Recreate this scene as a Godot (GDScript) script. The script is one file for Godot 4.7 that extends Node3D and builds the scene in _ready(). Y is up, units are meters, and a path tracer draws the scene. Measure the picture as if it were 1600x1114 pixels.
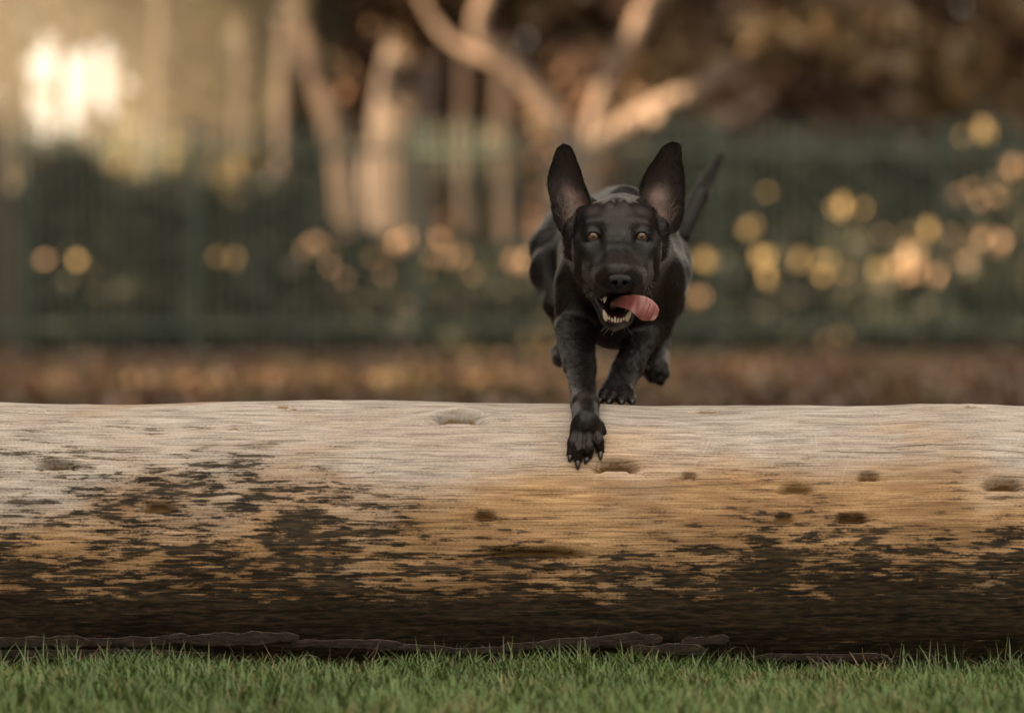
extends Node3D

# ---------------------------------------------------------------- layout numbers
const EYE := Vector3(0.0, 0.55, 0.0)
const FOCAL := 6048.0          # focal length in photograph pixels
const LOG_Y := 0.174
const LOG_Z := -5.60
const LOG_R := 0.200
const LOG_HALF := 2.6

var rng := RandomNumberGenerator.new()
var to_sun := Vector3(-0.80, 0.40, 0.45).normalized()
var sun_spots: Array = []      # [point, radius] that the sun reaches through gaps in the shade trees
var noise := FastNoiseLite.new()

func at(px: float, py: float, d: float) -> Vector3:
	return EYE + Vector3((px - 800.0) / FOCAL * d, (442.0 - py) / FOCAL * d, -d)

func _ready():
	# ---- camera
	var cam := Camera3D.new(); cam.name = "camera"
	var lens := CameraAttributesPhysical.new()
	lens.frustum_focal_length = 130.3
	lens.exposure_aperture = 2.7
	lens.frustum_focus_distance = 5.53
	lens.frustum_near = 0.1
	lens.frustum_far = 900.0
	cam.attributes = lens
	add_child(cam)
	cam.position = EYE
	cam.rotation.x = -atan(115.0 / FOCAL)
	cam.near = 0.1; cam.far = 900.0
	cam.fov = rad_to_deg(2.0 * atan(557.0 / FOCAL))
	cam.current = true
	# ---- sky, exposure
	var env := Environment.new()
	env.background_mode = Environment.BG_SKY
	var sm := ProceduralSkyMaterial.new()
	sm.sky_top_color = Color(0.90, 0.86, 0.80)
	sm.sky_horizon_color = Color(0.67, 0.63, 0.565)
	sm.sky_curve = 0.25
	sm.ground_bottom_color = Color(0.2, 0.17, 0.13)
	sm.ground_horizon_color = Color(0.45, 0.4, 0.33)
	sm.sun_angle_max = 1.0
	var sky := Sky.new(); sky.sky_material = sm
	env.sky = sky
	env.background_energy_multiplier = 1.0
	env.tonemap_mode = Environment.TONE_MAPPER_LINEAR
	env.tonemap_exposure = 4.0
	env.sdfgi_enabled = true; env.ssao_enabled = true; env.ssil_enabled = true
	env.volumetric_fog_enabled = true
	env.volumetric_fog_density = 0.0
	var we := WorldEnvironment.new(); we.name = "world_environment"; we.environment = env
	add_child(we)
	# ---- sun
	var sun := DirectionalLight3D.new(); sun.name = "sun"
	sun.light_color = Color(1.0, 0.86, 0.68)
	sun.light_energy = 1.6
	sun.light_angular_distance = 0.5
	sun.shadow_enabled = true
	add_child(sun)
	sun.look_at_from_position(to_sun * 50.0, Vector3.ZERO, Vector3.UP)
	# ---- the place
	rng.seed = 7
	noise.seed = 3
	build_ground()
	build_log()
	build_fence()
	build_background()
	build_dog()
	build_grass()
	build_shade_trees()
	build_right_trees()
	build_overhang()
	build_haze()

# ---------------------------------------------------------------- helpers
func tag(o: Node, label: String, category := "", group := "", kind := "") -> Node:
	if label != "": o.set_meta("label", label)
	if category != "": o.set_meta("category", category)
	if group != "": o.set_meta("group", group)
	if kind != "": o.set_meta("kind", kind)
	return o

func lin(r: float, g: float, b: float) -> Color:
	return Color(r, g, b).linear_to_srgb()

func mat(c: Color, rough := 0.8, vertex := false) -> StandardMaterial3D:
	var m := StandardMaterial3D.new()
	m.albedo_color = c
	m.roughness = rough
	m.vertex_color_use_as_albedo = vertex
	return m

func put(called: String, mesh: Mesh, m: Material, parent: Node = self) -> MeshInstance3D:
	var o := MeshInstance3D.new()
	o.name = called
	o.mesh = mesh
	if m: o.material_override = m
	parent.add_child(o, true)
	return o

func base(called: String, where := Vector3.ZERO) -> Node3D:
	var o := Node3D.new(); o.name = called; o.position = where
	add_child(o, true)
	return o

# rings: Array of PackedVector3Array, all of one length; closed round; cols matching or empty
class Soup:
	var v := PackedVector3Array()
	var n := PackedVector3Array()
	var c := PackedColorArray()
	var uv := PackedVector2Array()
	var idx := PackedInt32Array()
	func commit() -> ArrayMesh:
		var a := []
		a.resize(Mesh.ARRAY_MAX)
		a[Mesh.ARRAY_VERTEX] = v
		a[Mesh.ARRAY_NORMAL] = n
		if c.size() == v.size(): a[Mesh.ARRAY_COLOR] = c
		if uv.size() == v.size(): a[Mesh.ARRAY_TEX_UV] = uv
		a[Mesh.ARRAY_INDEX] = idx
		var m := ArrayMesh.new()
		m.add_surface_from_arrays(Mesh.PRIMITIVE_TRIANGLES, a)
		return m

func loft(s: Soup, rings: Array, cols: Array = [], cap := true) -> void:
	var first := s.v.size()
	var n: int = rings[0].size()
	for r in rings.size():
		var ring: PackedVector3Array = rings[r]
		for j in n:
			s.v.append(ring[j])
			s.n.append(Vector3.ZERO)
			s.c.append(cols[r][j] if cols.size() else Color.WHITE)
	var tris := PackedInt32Array()
	for r in rings.size() - 1:
		for j in n:
			var a := first + r * n + j
			var b := first + r * n + (j + 1) % n
			var e := a + n
			var f := b + n
			tris.append_array(PackedInt32Array([a, b, e, b, f, e]))
	if cap:
		for end in [0, rings.size() - 1]:
			var mid := Vector3.ZERO
			for p in rings[end]: mid += p
			mid /= n
			var k := s.v.size()
			s.v.append(mid); s.n.append(Vector3.ZERO)
			s.c.append(cols[end][0] if cols.size() else Color.WHITE)
			for j in n:
				var a2: int = first + end * n + j
				var b2: int = first + end * n + (j + 1) % n
				if end == 0: tris.append_array(PackedInt32Array([a2, k, b2]))
				else: tris.append_array(PackedInt32Array([a2, b2, k]))
	for t in range(0, tris.size(), 3):
		var i0 := tris[t]; var i1 := tris[t + 1]; var i2 := tris[t + 2]
		var nn := (s.v[i2] - s.v[i0]).cross(s.v[i1] - s.v[i0])
		s.n[i0] += nn; s.n[i1] += nn; s.n[i2] += nn
	for i in range(first, s.v.size()):
		s.n[i] = s.n[i].normalized() if s.n[i].length_squared() > 1e-20 else Vector3.UP
	s.idx.append_array(tris)

func flat(s: Soup) -> void:
	# every face with its own corners, so that edges stay crisp
	var v := PackedVector3Array(); var n := PackedVector3Array()
	for t in range(0, s.idx.size(), 3):
		var a := s.v[s.idx[t]]; var b := s.v[s.idx[t + 1]]; var c := s.v[s.idx[t + 2]]
		var f := (c - a).cross(b - a).normalized()
		v.append_array(PackedVector3Array([a, b, c])); n.append_array(PackedVector3Array([f, f, f]))
	s.v = v; s.n = n; s.c = PackedColorArray()
	s.idx = PackedInt32Array(range(v.size()))

func smooth_path(pts: Array, per: int) -> Array:
	# Catmull-Rom through arrays of floats of any width
	var out := []
	for i in pts.size() - 1:
		var p0 = pts[max(i - 1, 0)]; var p1 = pts[i]; var p2 = pts[i + 1]; var p3 = pts[min(i + 2, pts.size() - 1)]
		for k in per:
			var t := float(k) / per
			var row := []
			for j in p1.size():
				row.append(cubic_interpolate(p1[j], p2[j], p0[j], p3[j], t))
			out.append(row)
	out.append(pts[-1])
	return out

func tube(s: Soup, pts: Array, sides := 10, wobble := 0.0, per := 4) -> void:
	# pts: [x, y, z, r]
	var path := smooth_path(pts, per)
	var rings := []
	for i in path.size():
		var p := Vector3(path[i][0], path[i][1], path[i][2])
		var q0 = path[max(i - 1, 0)]; var q1 = path[min(i + 1, path.size() - 1)]
		var dir := (Vector3(q1[0], q1[1], q1[2]) - Vector3(q0[0], q0[1], q0[2])).normalized()
		var side := dir.cross(Vector3(0.13, 0.21, 1.0)).normalized()
		var up := side.cross(dir).normalized()
		var ring := PackedVector3Array()
		for j in sides:
			var a := TAU * j / sides
			var off := (side * cos(a) + up * sin(a))
			var r: float = path[i][3]
			if wobble > 0.0:
				r *= 1.0 + wobble * noise.get_noise_3dv((p + off * r) * 160.0 / max(r * 10.0, 0.4))
			ring.append(p + off * r)
		rings.append(ring)
	loft(s, rings)

func vec4(p: Vector3, r: float) -> Array:
	return [p.x, p.y, p.z, r]

func leaf_mesh(clusters: int, spread: float, size: float, seed_: int) -> ArrayMesh:
	var g := RandomNumberGenerator.new(); g.seed = seed_
	var s := Soup.new()
	for i in clusters:
		var c := Vector3(g.randf_range(-1, 1), g.randf_range(-1, 1), g.randf_range(-1, 1)) * spread
		var b := Basis.from_euler(Vector3(g.randf_range(0, TAU), g.randf_range(0, TAU), g.randf_range(0, TAU)))
		var l := size * g.randf_range(0.75, 1.25)
		var w := l * 0.27
		var pts := [Vector3(-l * 0.5, 0, 0), Vector3(-l * 0.12, 0.05 * l, w), Vector3(l * 0.25, 0.03 * l, w * 0.75), Vector3(l * 0.5, -0.07 * l, 0), Vector3(l * 0.25, 0.03 * l, -w * 0.75), Vector3(-l * 0.12, 0.05 * l, -w)]
		var f := s.v.size()
		for p in pts:
			s.v.append(c + b * p); s.n.append(b * Vector3.UP)
		for t in [[0, 5, 1], [1, 5, 2], [5, 4, 2], [2, 4, 3]]:
			s.idx.append_array(PackedInt32Array([f + t[0], f + t[1], f + t[2]]))
	return s.commit()

func scatter(called: String, mesh: Mesh, m: Material, buf: PackedFloat32Array, parent: Node = self) -> MultiMeshInstance3D:
	var mm := MultiMesh.new()
	mm.transform_format = MultiMesh.TRANSFORM_3D
	mm.use_colors = true
	mm.mesh = mesh
	mm.instance_count = buf.size() / 16
	mm.buffer = buf
	var o := MultiMeshInstance3D.new()
	o.name = called
	o.multimesh = mm
	o.material_override = m
	parent.add_child(o, true)
	return o

func push(buf: PackedFloat32Array, b: Basis, o: Vector3, c: Color) -> void:
	buf.append_array(PackedFloat32Array([b.x.x, b.y.x, b.z.x, o.x, b.x.y, b.y.y, b.z.y, o.y, b.x.z, b.y.z, b.z.z, o.z, c.r, c.g, c.b, 1.0]))

func any_turn() -> Basis:
	return Basis.from_euler(Vector3(rng.randf_range(0, TAU), rng.randf_range(0, TAU), rng.randf_range(0, TAU)))

func noise_texture(freq: float, w: int, h: int, normal := false, strength := 4.0, seed_ := 1) -> NoiseTexture2D:
	var n := FastNoiseLite.new()
	n.seed = seed_
	n.noise_type = FastNoiseLite.TYPE_SIMPLEX_SMOOTH
	n.frequency = freq
	n.fractal_octaves = 5
	var t := NoiseTexture2D.new()
	t.width = w; t.height = h; t.seamless = true
	t.noise = n
	t.as_normal_map = normal
	t.bump_strength = strength
	return t

func ramp(stops: Array) -> Gradient:
	var g := Gradient.new()
	var o := PackedFloat32Array(); var c := PackedColorArray()
	for s in stops: o.append(s[0]); c.append(s[1])
	g.offsets = o; g.colors = c
	return g

# ---------------------------------------------------------------- ground
func build_ground():
	var g := StandardMaterial3D.new()
	var tex := noise_texture(0.012, 1024, 1024, false, 4.0, 11)
	tex.color_ramp = ramp([[0.0, lin(0.042, 0.027, 0.021)], [0.38, lin(0.075, 0.047, 0.036)], [0.55, lin(0.105, 0.066, 0.049)], [0.72, lin(0.085, 0.062, 0.034)], [1.0, lin(0.135, 0.086, 0.06)]])
	g.albedo_texture = tex
	g.roughness = 0.95
	g.uv1_triplanar = true; g.uv1_world_triplanar = true
	g.uv1_scale = Vector3(0.31, 0.31, 0.31)
	g.heightmap_enabled = false
	g.normal_enabled = true
	g.normal_texture = noise_texture(0.05, 512, 512, true, 6.0, 12)
	var p := PlaneMesh.new(); p.size = Vector2(700, 700)
	var o := put("ground", p, g)
	o.position = Vector3(0, -0.004, -200)
	tag(o, "brown leaf-strewn earth stretching from the log past the fence", "", "", "structure")
	# lawn under the grass blades, in front of the log
	var lm := StandardMaterial3D.new()
	var lt := noise_texture(0.03, 512, 512, false, 4.0, 21)
	lt.color_ramp = ramp([[0.0, lin(0.03, 0.032, 0.014)], [0.5, lin(0.05, 0.065, 0.022)], [1.0, lin(0.09, 0.085, 0.035)]])
	lm.albedo_texture = lt; lm.roughness = 1.0
	lm.uv1_triplanar = true; lm.uv1_world_triplanar = true; lm.uv1_scale = Vector3(1.3, 1.3, 1.3)
	var q := PlaneMesh.new(); q.size = Vector2(60, 26)
	var l := put("lawn", q, lm)
	l.position = Vector3(0, 0.0, 7.55)
	tag(l, "mown green lawn in front of the log", "", "", "structure")

func litter_and_patches():
	# fallen leaves between the log and the fence
	var lf := leaf_mesh(1, 0.0, 1.0, 5)
	var m := mat(Color.WHITE, 0.75, true)
	m.backlight_enabled = true; m.backlight = Color(0.2, 0.16, 0.1)
	var buf := PackedFloat32Array()
	var tones := [Color(0.17, 0.085, 0.05), Color(0.23, 0.13, 0.075), Color(0.12, 0.06, 0.04), Color(0.27, 0.17, 0.085), Color(0.15, 0.13, 0.05)]
	for i in 9000:
		var z := -rng.randf_range(6.5, 29.5)
		var x := rng.randf_range(-1, 1) * (2.2 + absf(z) * 0.16)
		var b := Basis(Vector3.UP, rng.randf_range(0, TAU)) * Basis.from_euler(Vector3(rng.randf_range(-0.5, 0.5), 0, rng.randf_range(-0.5, 0.5)))
		var s := rng.randf_range(0.05, 0.10)
		push(buf, b.scaled(Vector3.ONE * s), Vector3(x, 0.012 + s * 0.1, z), tones[rng.randi() % 5] * rng.randf_range(0.45, 0.85))
	tag(scatter("fallen_leaves", lf, m, buf), "brown fallen leaves scattered over the earth behind the log", "leaves", "", "stuff")
	# dry grass behind the log
	var gb := blade_clump(9, 31, 0.7)
	var gm := mat(Color.WHITE, 0.8, true)
	gm.backlight_enabled = true; gm.backlight = Color(0.3, 0.3, 0.15)
	buf = PackedFloat32Array()
	for i in 5200:
		var z2 := -rng.randf_range(18.0, 24.5)
		var x2 := rng.randf_range(-4.5, 2.5)
		var w := noise.get_noise_2d(x2 * 9.0, z2 * 30.0) + 0.35 * exp(-pow((x2 + 1.2) / 1.6, 2)) - 0.12 * absf(z2 + 21.0) / 2.0
		if w < 0.05: continue
		var s2 := rng.randf_range(0.03, 0.06)
		push(buf, Basis(Vector3.UP, rng.randf_range(0, TAU)).scaled(Vector3(1, 1, 1) * s2 / 0.05), Vector3(x2, 0, z2), Color(0.16, 0.115, 0.042) * rng.randf_range(0.7, 1.3))
	tag(scatter("dry_grass", gb, gm, buf), "thin straw-coloured grass on the earth between log and fence", "grass", "", "stuff")

# ---------------------------------------------------------------- log
const CREST := [[-400, 628], [0, 625.0], [120, 628.0], [250, 629.5], [400, 625.0], [550, 624.5], [700, 627.0], [850, 629.0], [1000, 631.0], [1150, 632.0], [1250, 630.0], [1370, 630.5], [1450, 627.0], [1530, 627.0], [1600, 630.0], [2000, 627.0]]

func log_lift(x: float) -> float:
	var px := 800.0 + x * FOCAL / 5.6
	for i in CREST.size() - 1:
		if px < CREST[i + 1][0] or i == CREST.size() - 2:
			var t := clampf((px - CREST[i][0]) / (CREST[i + 1][0] - CREST[i][0]), 0.0, 1.0)
			t = t * t * (3.0 - 2.0 * t)
			return -(lerpf(CREST[i][1], CREST[i + 1][1], t) - 629.0) / 1080.0
	return 0.0

func log_hit(px: float, py: float, off: float) -> Vector3:
	# where the sight line to that place of the photograph meets the log's round surface
	var dir := Vector3((px - 800.0) / FOCAL, (442.0 - py) / FOCAL, -1.0)
	var r := LOG_R + off
	var cy := LOG_Y + log_lift(dir.x * 5.5) * 0.6
	var oy := EYE.y - cy; var oz := -LOG_Z
	var a := dir.y * dir.y + 1.0
	var b := 2.0 * (oy * dir.y - oz)
	var c := oy * oy + oz * oz - r * r
	var disc := maxf(b * b - 4.0 * a * c, 0.0)
	return EYE + dir * ((-b - sqrt(disc)) / (2.0 * a))

# knots: px, py, half width mm, half height mm, depth mm, lip mm
const KNOTS := [[716, 657, 34, 9, 20, 9], [90, 731, 26, 5.5, 14, 5], [962, 730, 28, 8, 17, 3], [1077, 745, 9, 4, 10, 2], [1358, 745, 13, 4.5, 12, 2], [1567, 760, 24, 7, 14, 3], [1244, 766, 22, 7, 9, 2], [1332, 812, 18, 5.5, 13, 3], [758, 809, 14, 6, 11, 2], [248, 794, 22, 6, 11, 2], [835, 868, 62, 7, 14, 4], [455, 640, 20, 4, 6, 4], [440, 637, 12, 3, 5, 2], [1225, 814, 12, 6, 7, 1], [1100, 640, 22, 4, 5, 2], [1520, 637, 22, 4, 5, 3], [365, 668, 8, 4, 4, 1]]

func build_log():
	var root := base("fallen_log", Vector3(0, 0, LOG_Z))
	tag(root, "weathered barkless tree trunk lying across the grass, darkened below by stain and painted shade", "log")
	# ---- grid
	var xs := PackedFloat32Array()
	var x := -LOG_HALF
	while x < LOG_HALF:
		xs.append(x)
		x += 0.004 if absf(x) < 0.98 else 0.016
	xs.append(LOG_HALF)
	var an := PackedFloat32Array()
	var a := -PI
	while a < PI - 0.001:
		an.append(a)
		a += 0.02 if a > -0.35 and a < 2.5 else 0.06
	an.append(PI)
	var knots := []
	for k in KNOTS:
		var h := log_hit(k[0], k[1], 0.0)
		knots.append([h.x, atan2(h.z - LOG_Z, h.y - LOG_Y), k[2] * 0.001, k[3] * 0.001, k[4] * 0.001, k[5] * 0.001])
	var n1 := FastNoiseLite.new(); n1.seed = 5; n1.frequency = 1.0; n1.fractal_octaves = 3
	var n2 := FastNoiseLite.new(); n2.seed = 9; n2.frequency = 1.0; n2.fractal_octaves = 3
	var s := Soup.new()
	var na := an.size()
	for i in xs.size():
		var lift := log_lift(xs[i])
		for j in na:
			var ang := an[j]
			var ca := cos(ang); var sa := sin(ang)
			var r := LOG_R + lift * maxf(ca, 0.0) * 0.9
			r += 0.0045 * n1.get_noise_3d(xs[i] * 2.2, ca * 1.6, sa * 1.6)
			r += 0.0016 * n2.get_noise_3d(xs[i] * 5.0, ca * 9.0, sa * 9.0)
			if absf(xs[i]) < 1.0 and ang > -0.3 and ang < 2.6:
				r += 0.0006 * n2.get_noise_3d(xs[i] * 9.0, ca * 42.0, sa * 42.0)
				for k in knots:
					var dx: float = (xs[i] - k[0]) / k[2]
					if absf(dx) > 3.0: continue
					var dy: float = (ang - k[1]) * LOG_R / k[3]
					if absf(dy) > 5.0: continue
					# a slit that is cut square below and rises into a lip above
					var yy: float = dy - 0.35 * (dx * dx)
					var hole: float = exp(-pow(dx, 4.0)) * smoothstep(-1.7, 0.45, yy) * (1.0 - smoothstep(0.5, 0.8, yy))
					r -= 1.7 * k[4] * hole
					r += k[5] * exp(-dx * dx * 0.7) * exp(-pow((dy + 2.0) * 0.8, 2.0))
			if ang > 2.2 or ang < -2.2:
				r -= 0.012 * (absf(ang) - 2.2)
			s.v.append(Vector3(xs[i], LOG_Y + r * ca, r * sa))
			s.n.append(Vector3.ZERO)
			s.uv.append(Vector2(pingpong((xs[i] + 1.2) / 2.4, 1.0), (ang + PI) / TAU))
	for i in xs.size() - 1:
		for j in na - 1:
			var q := i * na + j
			s.idx.append_array(PackedInt32Array([q, q + na, q + 1, q + 1, q + na, q + na + 1]))
	for i in xs.size():
		for j in na:
			var q2 := i * na + j
			var l := (i - 1 if i > 0 else i) * na + j; var rr := (i + 1 if i < xs.size() - 1 else i) * na + j
			var u := i * na + (j - 1 if j > 0 else na - 2); var d := i * na + (j + 1 if j < na - 1 else 1)
			s.n[q2] = (s.v[d] - s.v[u]).cross(s.v[rr] - s.v[l]).normalized()
	var m := StandardMaterial3D.new()
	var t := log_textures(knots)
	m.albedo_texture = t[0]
	m.roughness = 0.82
	m.metallic_specular = 0.35
	m.heightmap_enabled = true
	m.heightmap_texture = t[1]
	m.heightmap_scale = 0.2
	put("trunk", s.commit(), m, root)
	# ---- cut ends
	var em := mat(lin(0.26, 0.19, 0.12), 0.9)
	for side: float in [-1.0, 1.0]:
		var e := Soup.new()
		var rings := []
		for w: float in [0.0, 0.004]:
			var ring := PackedVector3Array()
			for j in 40:
				var ang2 := TAU * j / 40.0 * -side
				ring.append(Vector3(side * (LOG_HALF - 0.002 + w), LOG_Y - 0.003 + 0.186 * cos(ang2), 0.186 * sin(ang2)))
			rings.append(ring)
		loft(e, rings)
		put("cut_end", e.commit(), em, root)
	# ---- strips of loosened bark along the foot of the log
	var bt := noise_texture(0.03, 512, 512, false, 4.0, 41)
	bt.color_ramp = ramp([[0.0, lin(0.016, 0.011, 0.009)], [0.5, lin(0.05, 0.034, 0.027)], [1.0, lin(0.11, 0.078, 0.062)]])
	var bm := mat(Color.WHITE, 0.9)
	bm.albedo_texture = bt
	bm.uv1_triplanar = true; bm.uv1_scale = Vector3(2.0, 14.0, 14.0)
	bm.normal_enabled = true; bm.normal_texture = noise_texture(0.06, 512, 512, true, 8.0, 42)
	bark_strip(root, bm, -60, 140, 1004, 1001, 14, 1, 0.0)
	bark_strip(root, bm, 118, 300, 1003, 998, 11, 8, 0.006)
	bark_strip(root, bm, 285, 466, 1000, 997, 17, 9, -0.003)
	bark_strip(root, bm, 455, 640, 1006, 1010, 12, 2, 0.012)
	bark_strip(root, bm, 622, 790, 1012, 1014, 9, 10, 0.004)
	bark_strip(root, bm, 780, 930, 1013, 1006, 12, 3, 0.0)
	bark_strip(root, bm, 905, 1036, 1007, 999, 15, 11, -0.004)
	bark_strip(root, bm, 1065, 1140, 1008, 999, 13, 4, -0.004)
	bark_strip(root, bm, 985, 1105, 1012, 1022, 12, 5, -0.01)
	bark_strip(root, bm, -40, 330, 1021, 1026, 12, 6, 0.014)
	bark_strip(root, bm, 1180, 1390, 1030, 1026, 8, 7, 0.012)

func bark_strip(root: Node3D, m: Material, x0: float, x1: float, y0: float, y1: float, high: float, seed_: int, back: float):
	var g := FastNoiseLite.new(); g.seed = 100 + seed_; g.frequency = 1.0; g.fractal_octaves = 4
	var s := Soup.new()
	var rings := []
	var n := 40
	var d := 5.40 + back
	for i in n + 1:
		var t := float(i) / n
		var p := at(lerpf(x0, x1, t), lerpf(y0, y1, t), d) - Vector3(0, 0, LOG_Z)
		var e := clampf(minf(t, 1.0 - t) * 9.0, 0.12, 1.0)
		var hh := high * 0.0013 * 0.5 * (0.85 + 0.5 * g.get_noise_1d(p.x * 14.0)) * sqrt(e)
		var off := 0.006 * g.get_noise_1d(p.x * 5.0 + 40.0)
		var th := 0.0035
		var ring := PackedVector3Array()
		for q in [[-1.0, 0.7], [-0.93, 1.0], [0.0, 1.1], [0.92, 1.0], [1.0, 0.6], [0.9, -0.9], [0.0, -1.0], [-0.9, -0.9]]:
			var rough: float = 1.0 + 0.16 * g.get_noise_2d(p.x * 60.0, q[0] * 3.0 + q[1])
			# the strip leans in over its upper edge, following the log's curve
			ring.append(p + Vector3(0, off + hh * q[0] * rough, th * q[1] + 0.02 * hh / 0.008 * q[0] * 0.3))
		rings.append(ring)
	loft(s, rings)
	flat(s)
	put("bark_strip", s.commit(), m, root)

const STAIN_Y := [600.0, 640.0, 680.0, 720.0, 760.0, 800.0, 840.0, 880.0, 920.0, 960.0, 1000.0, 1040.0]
const STAIN_SHADE := [
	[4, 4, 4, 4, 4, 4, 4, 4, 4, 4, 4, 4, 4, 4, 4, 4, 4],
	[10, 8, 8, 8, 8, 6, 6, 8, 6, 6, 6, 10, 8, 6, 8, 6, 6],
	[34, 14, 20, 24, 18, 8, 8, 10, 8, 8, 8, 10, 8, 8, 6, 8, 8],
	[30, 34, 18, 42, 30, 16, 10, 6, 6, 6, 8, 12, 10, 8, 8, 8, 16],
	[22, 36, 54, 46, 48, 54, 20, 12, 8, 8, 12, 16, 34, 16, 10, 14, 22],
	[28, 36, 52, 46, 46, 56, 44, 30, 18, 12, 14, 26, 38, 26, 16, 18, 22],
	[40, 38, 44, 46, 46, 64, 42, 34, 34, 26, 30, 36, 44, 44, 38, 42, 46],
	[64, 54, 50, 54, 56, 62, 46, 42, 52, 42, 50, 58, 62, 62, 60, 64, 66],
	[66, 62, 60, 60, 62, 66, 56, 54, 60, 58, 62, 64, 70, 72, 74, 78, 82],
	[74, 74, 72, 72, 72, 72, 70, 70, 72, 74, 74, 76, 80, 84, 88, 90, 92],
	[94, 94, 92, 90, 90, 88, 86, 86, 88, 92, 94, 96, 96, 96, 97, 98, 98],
	[99, 99, 99, 99, 99, 99, 99, 99, 99, 99, 99, 99, 99, 99, 99, 99, 99]]  # lowest rows: stain with the underside's shade painted in

func streaks(w: int, h: int, fx: float, seed_: int, oct := 4, kind := FastNoiseLite.TYPE_SIMPLEX_SMOOTH) -> PackedByteArray:
	var n := FastNoiseLite.new()
	n.seed = seed_; n.frequency = fx; n.fractal_octaves = oct; n.noise_type = kind
	var im := n.get_image(w, h)
	im.resize(2048, 1024, Image.INTERPOLATE_CUBIC)
	im.convert(Image.FORMAT_L8)
	return im.get_data()

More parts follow.
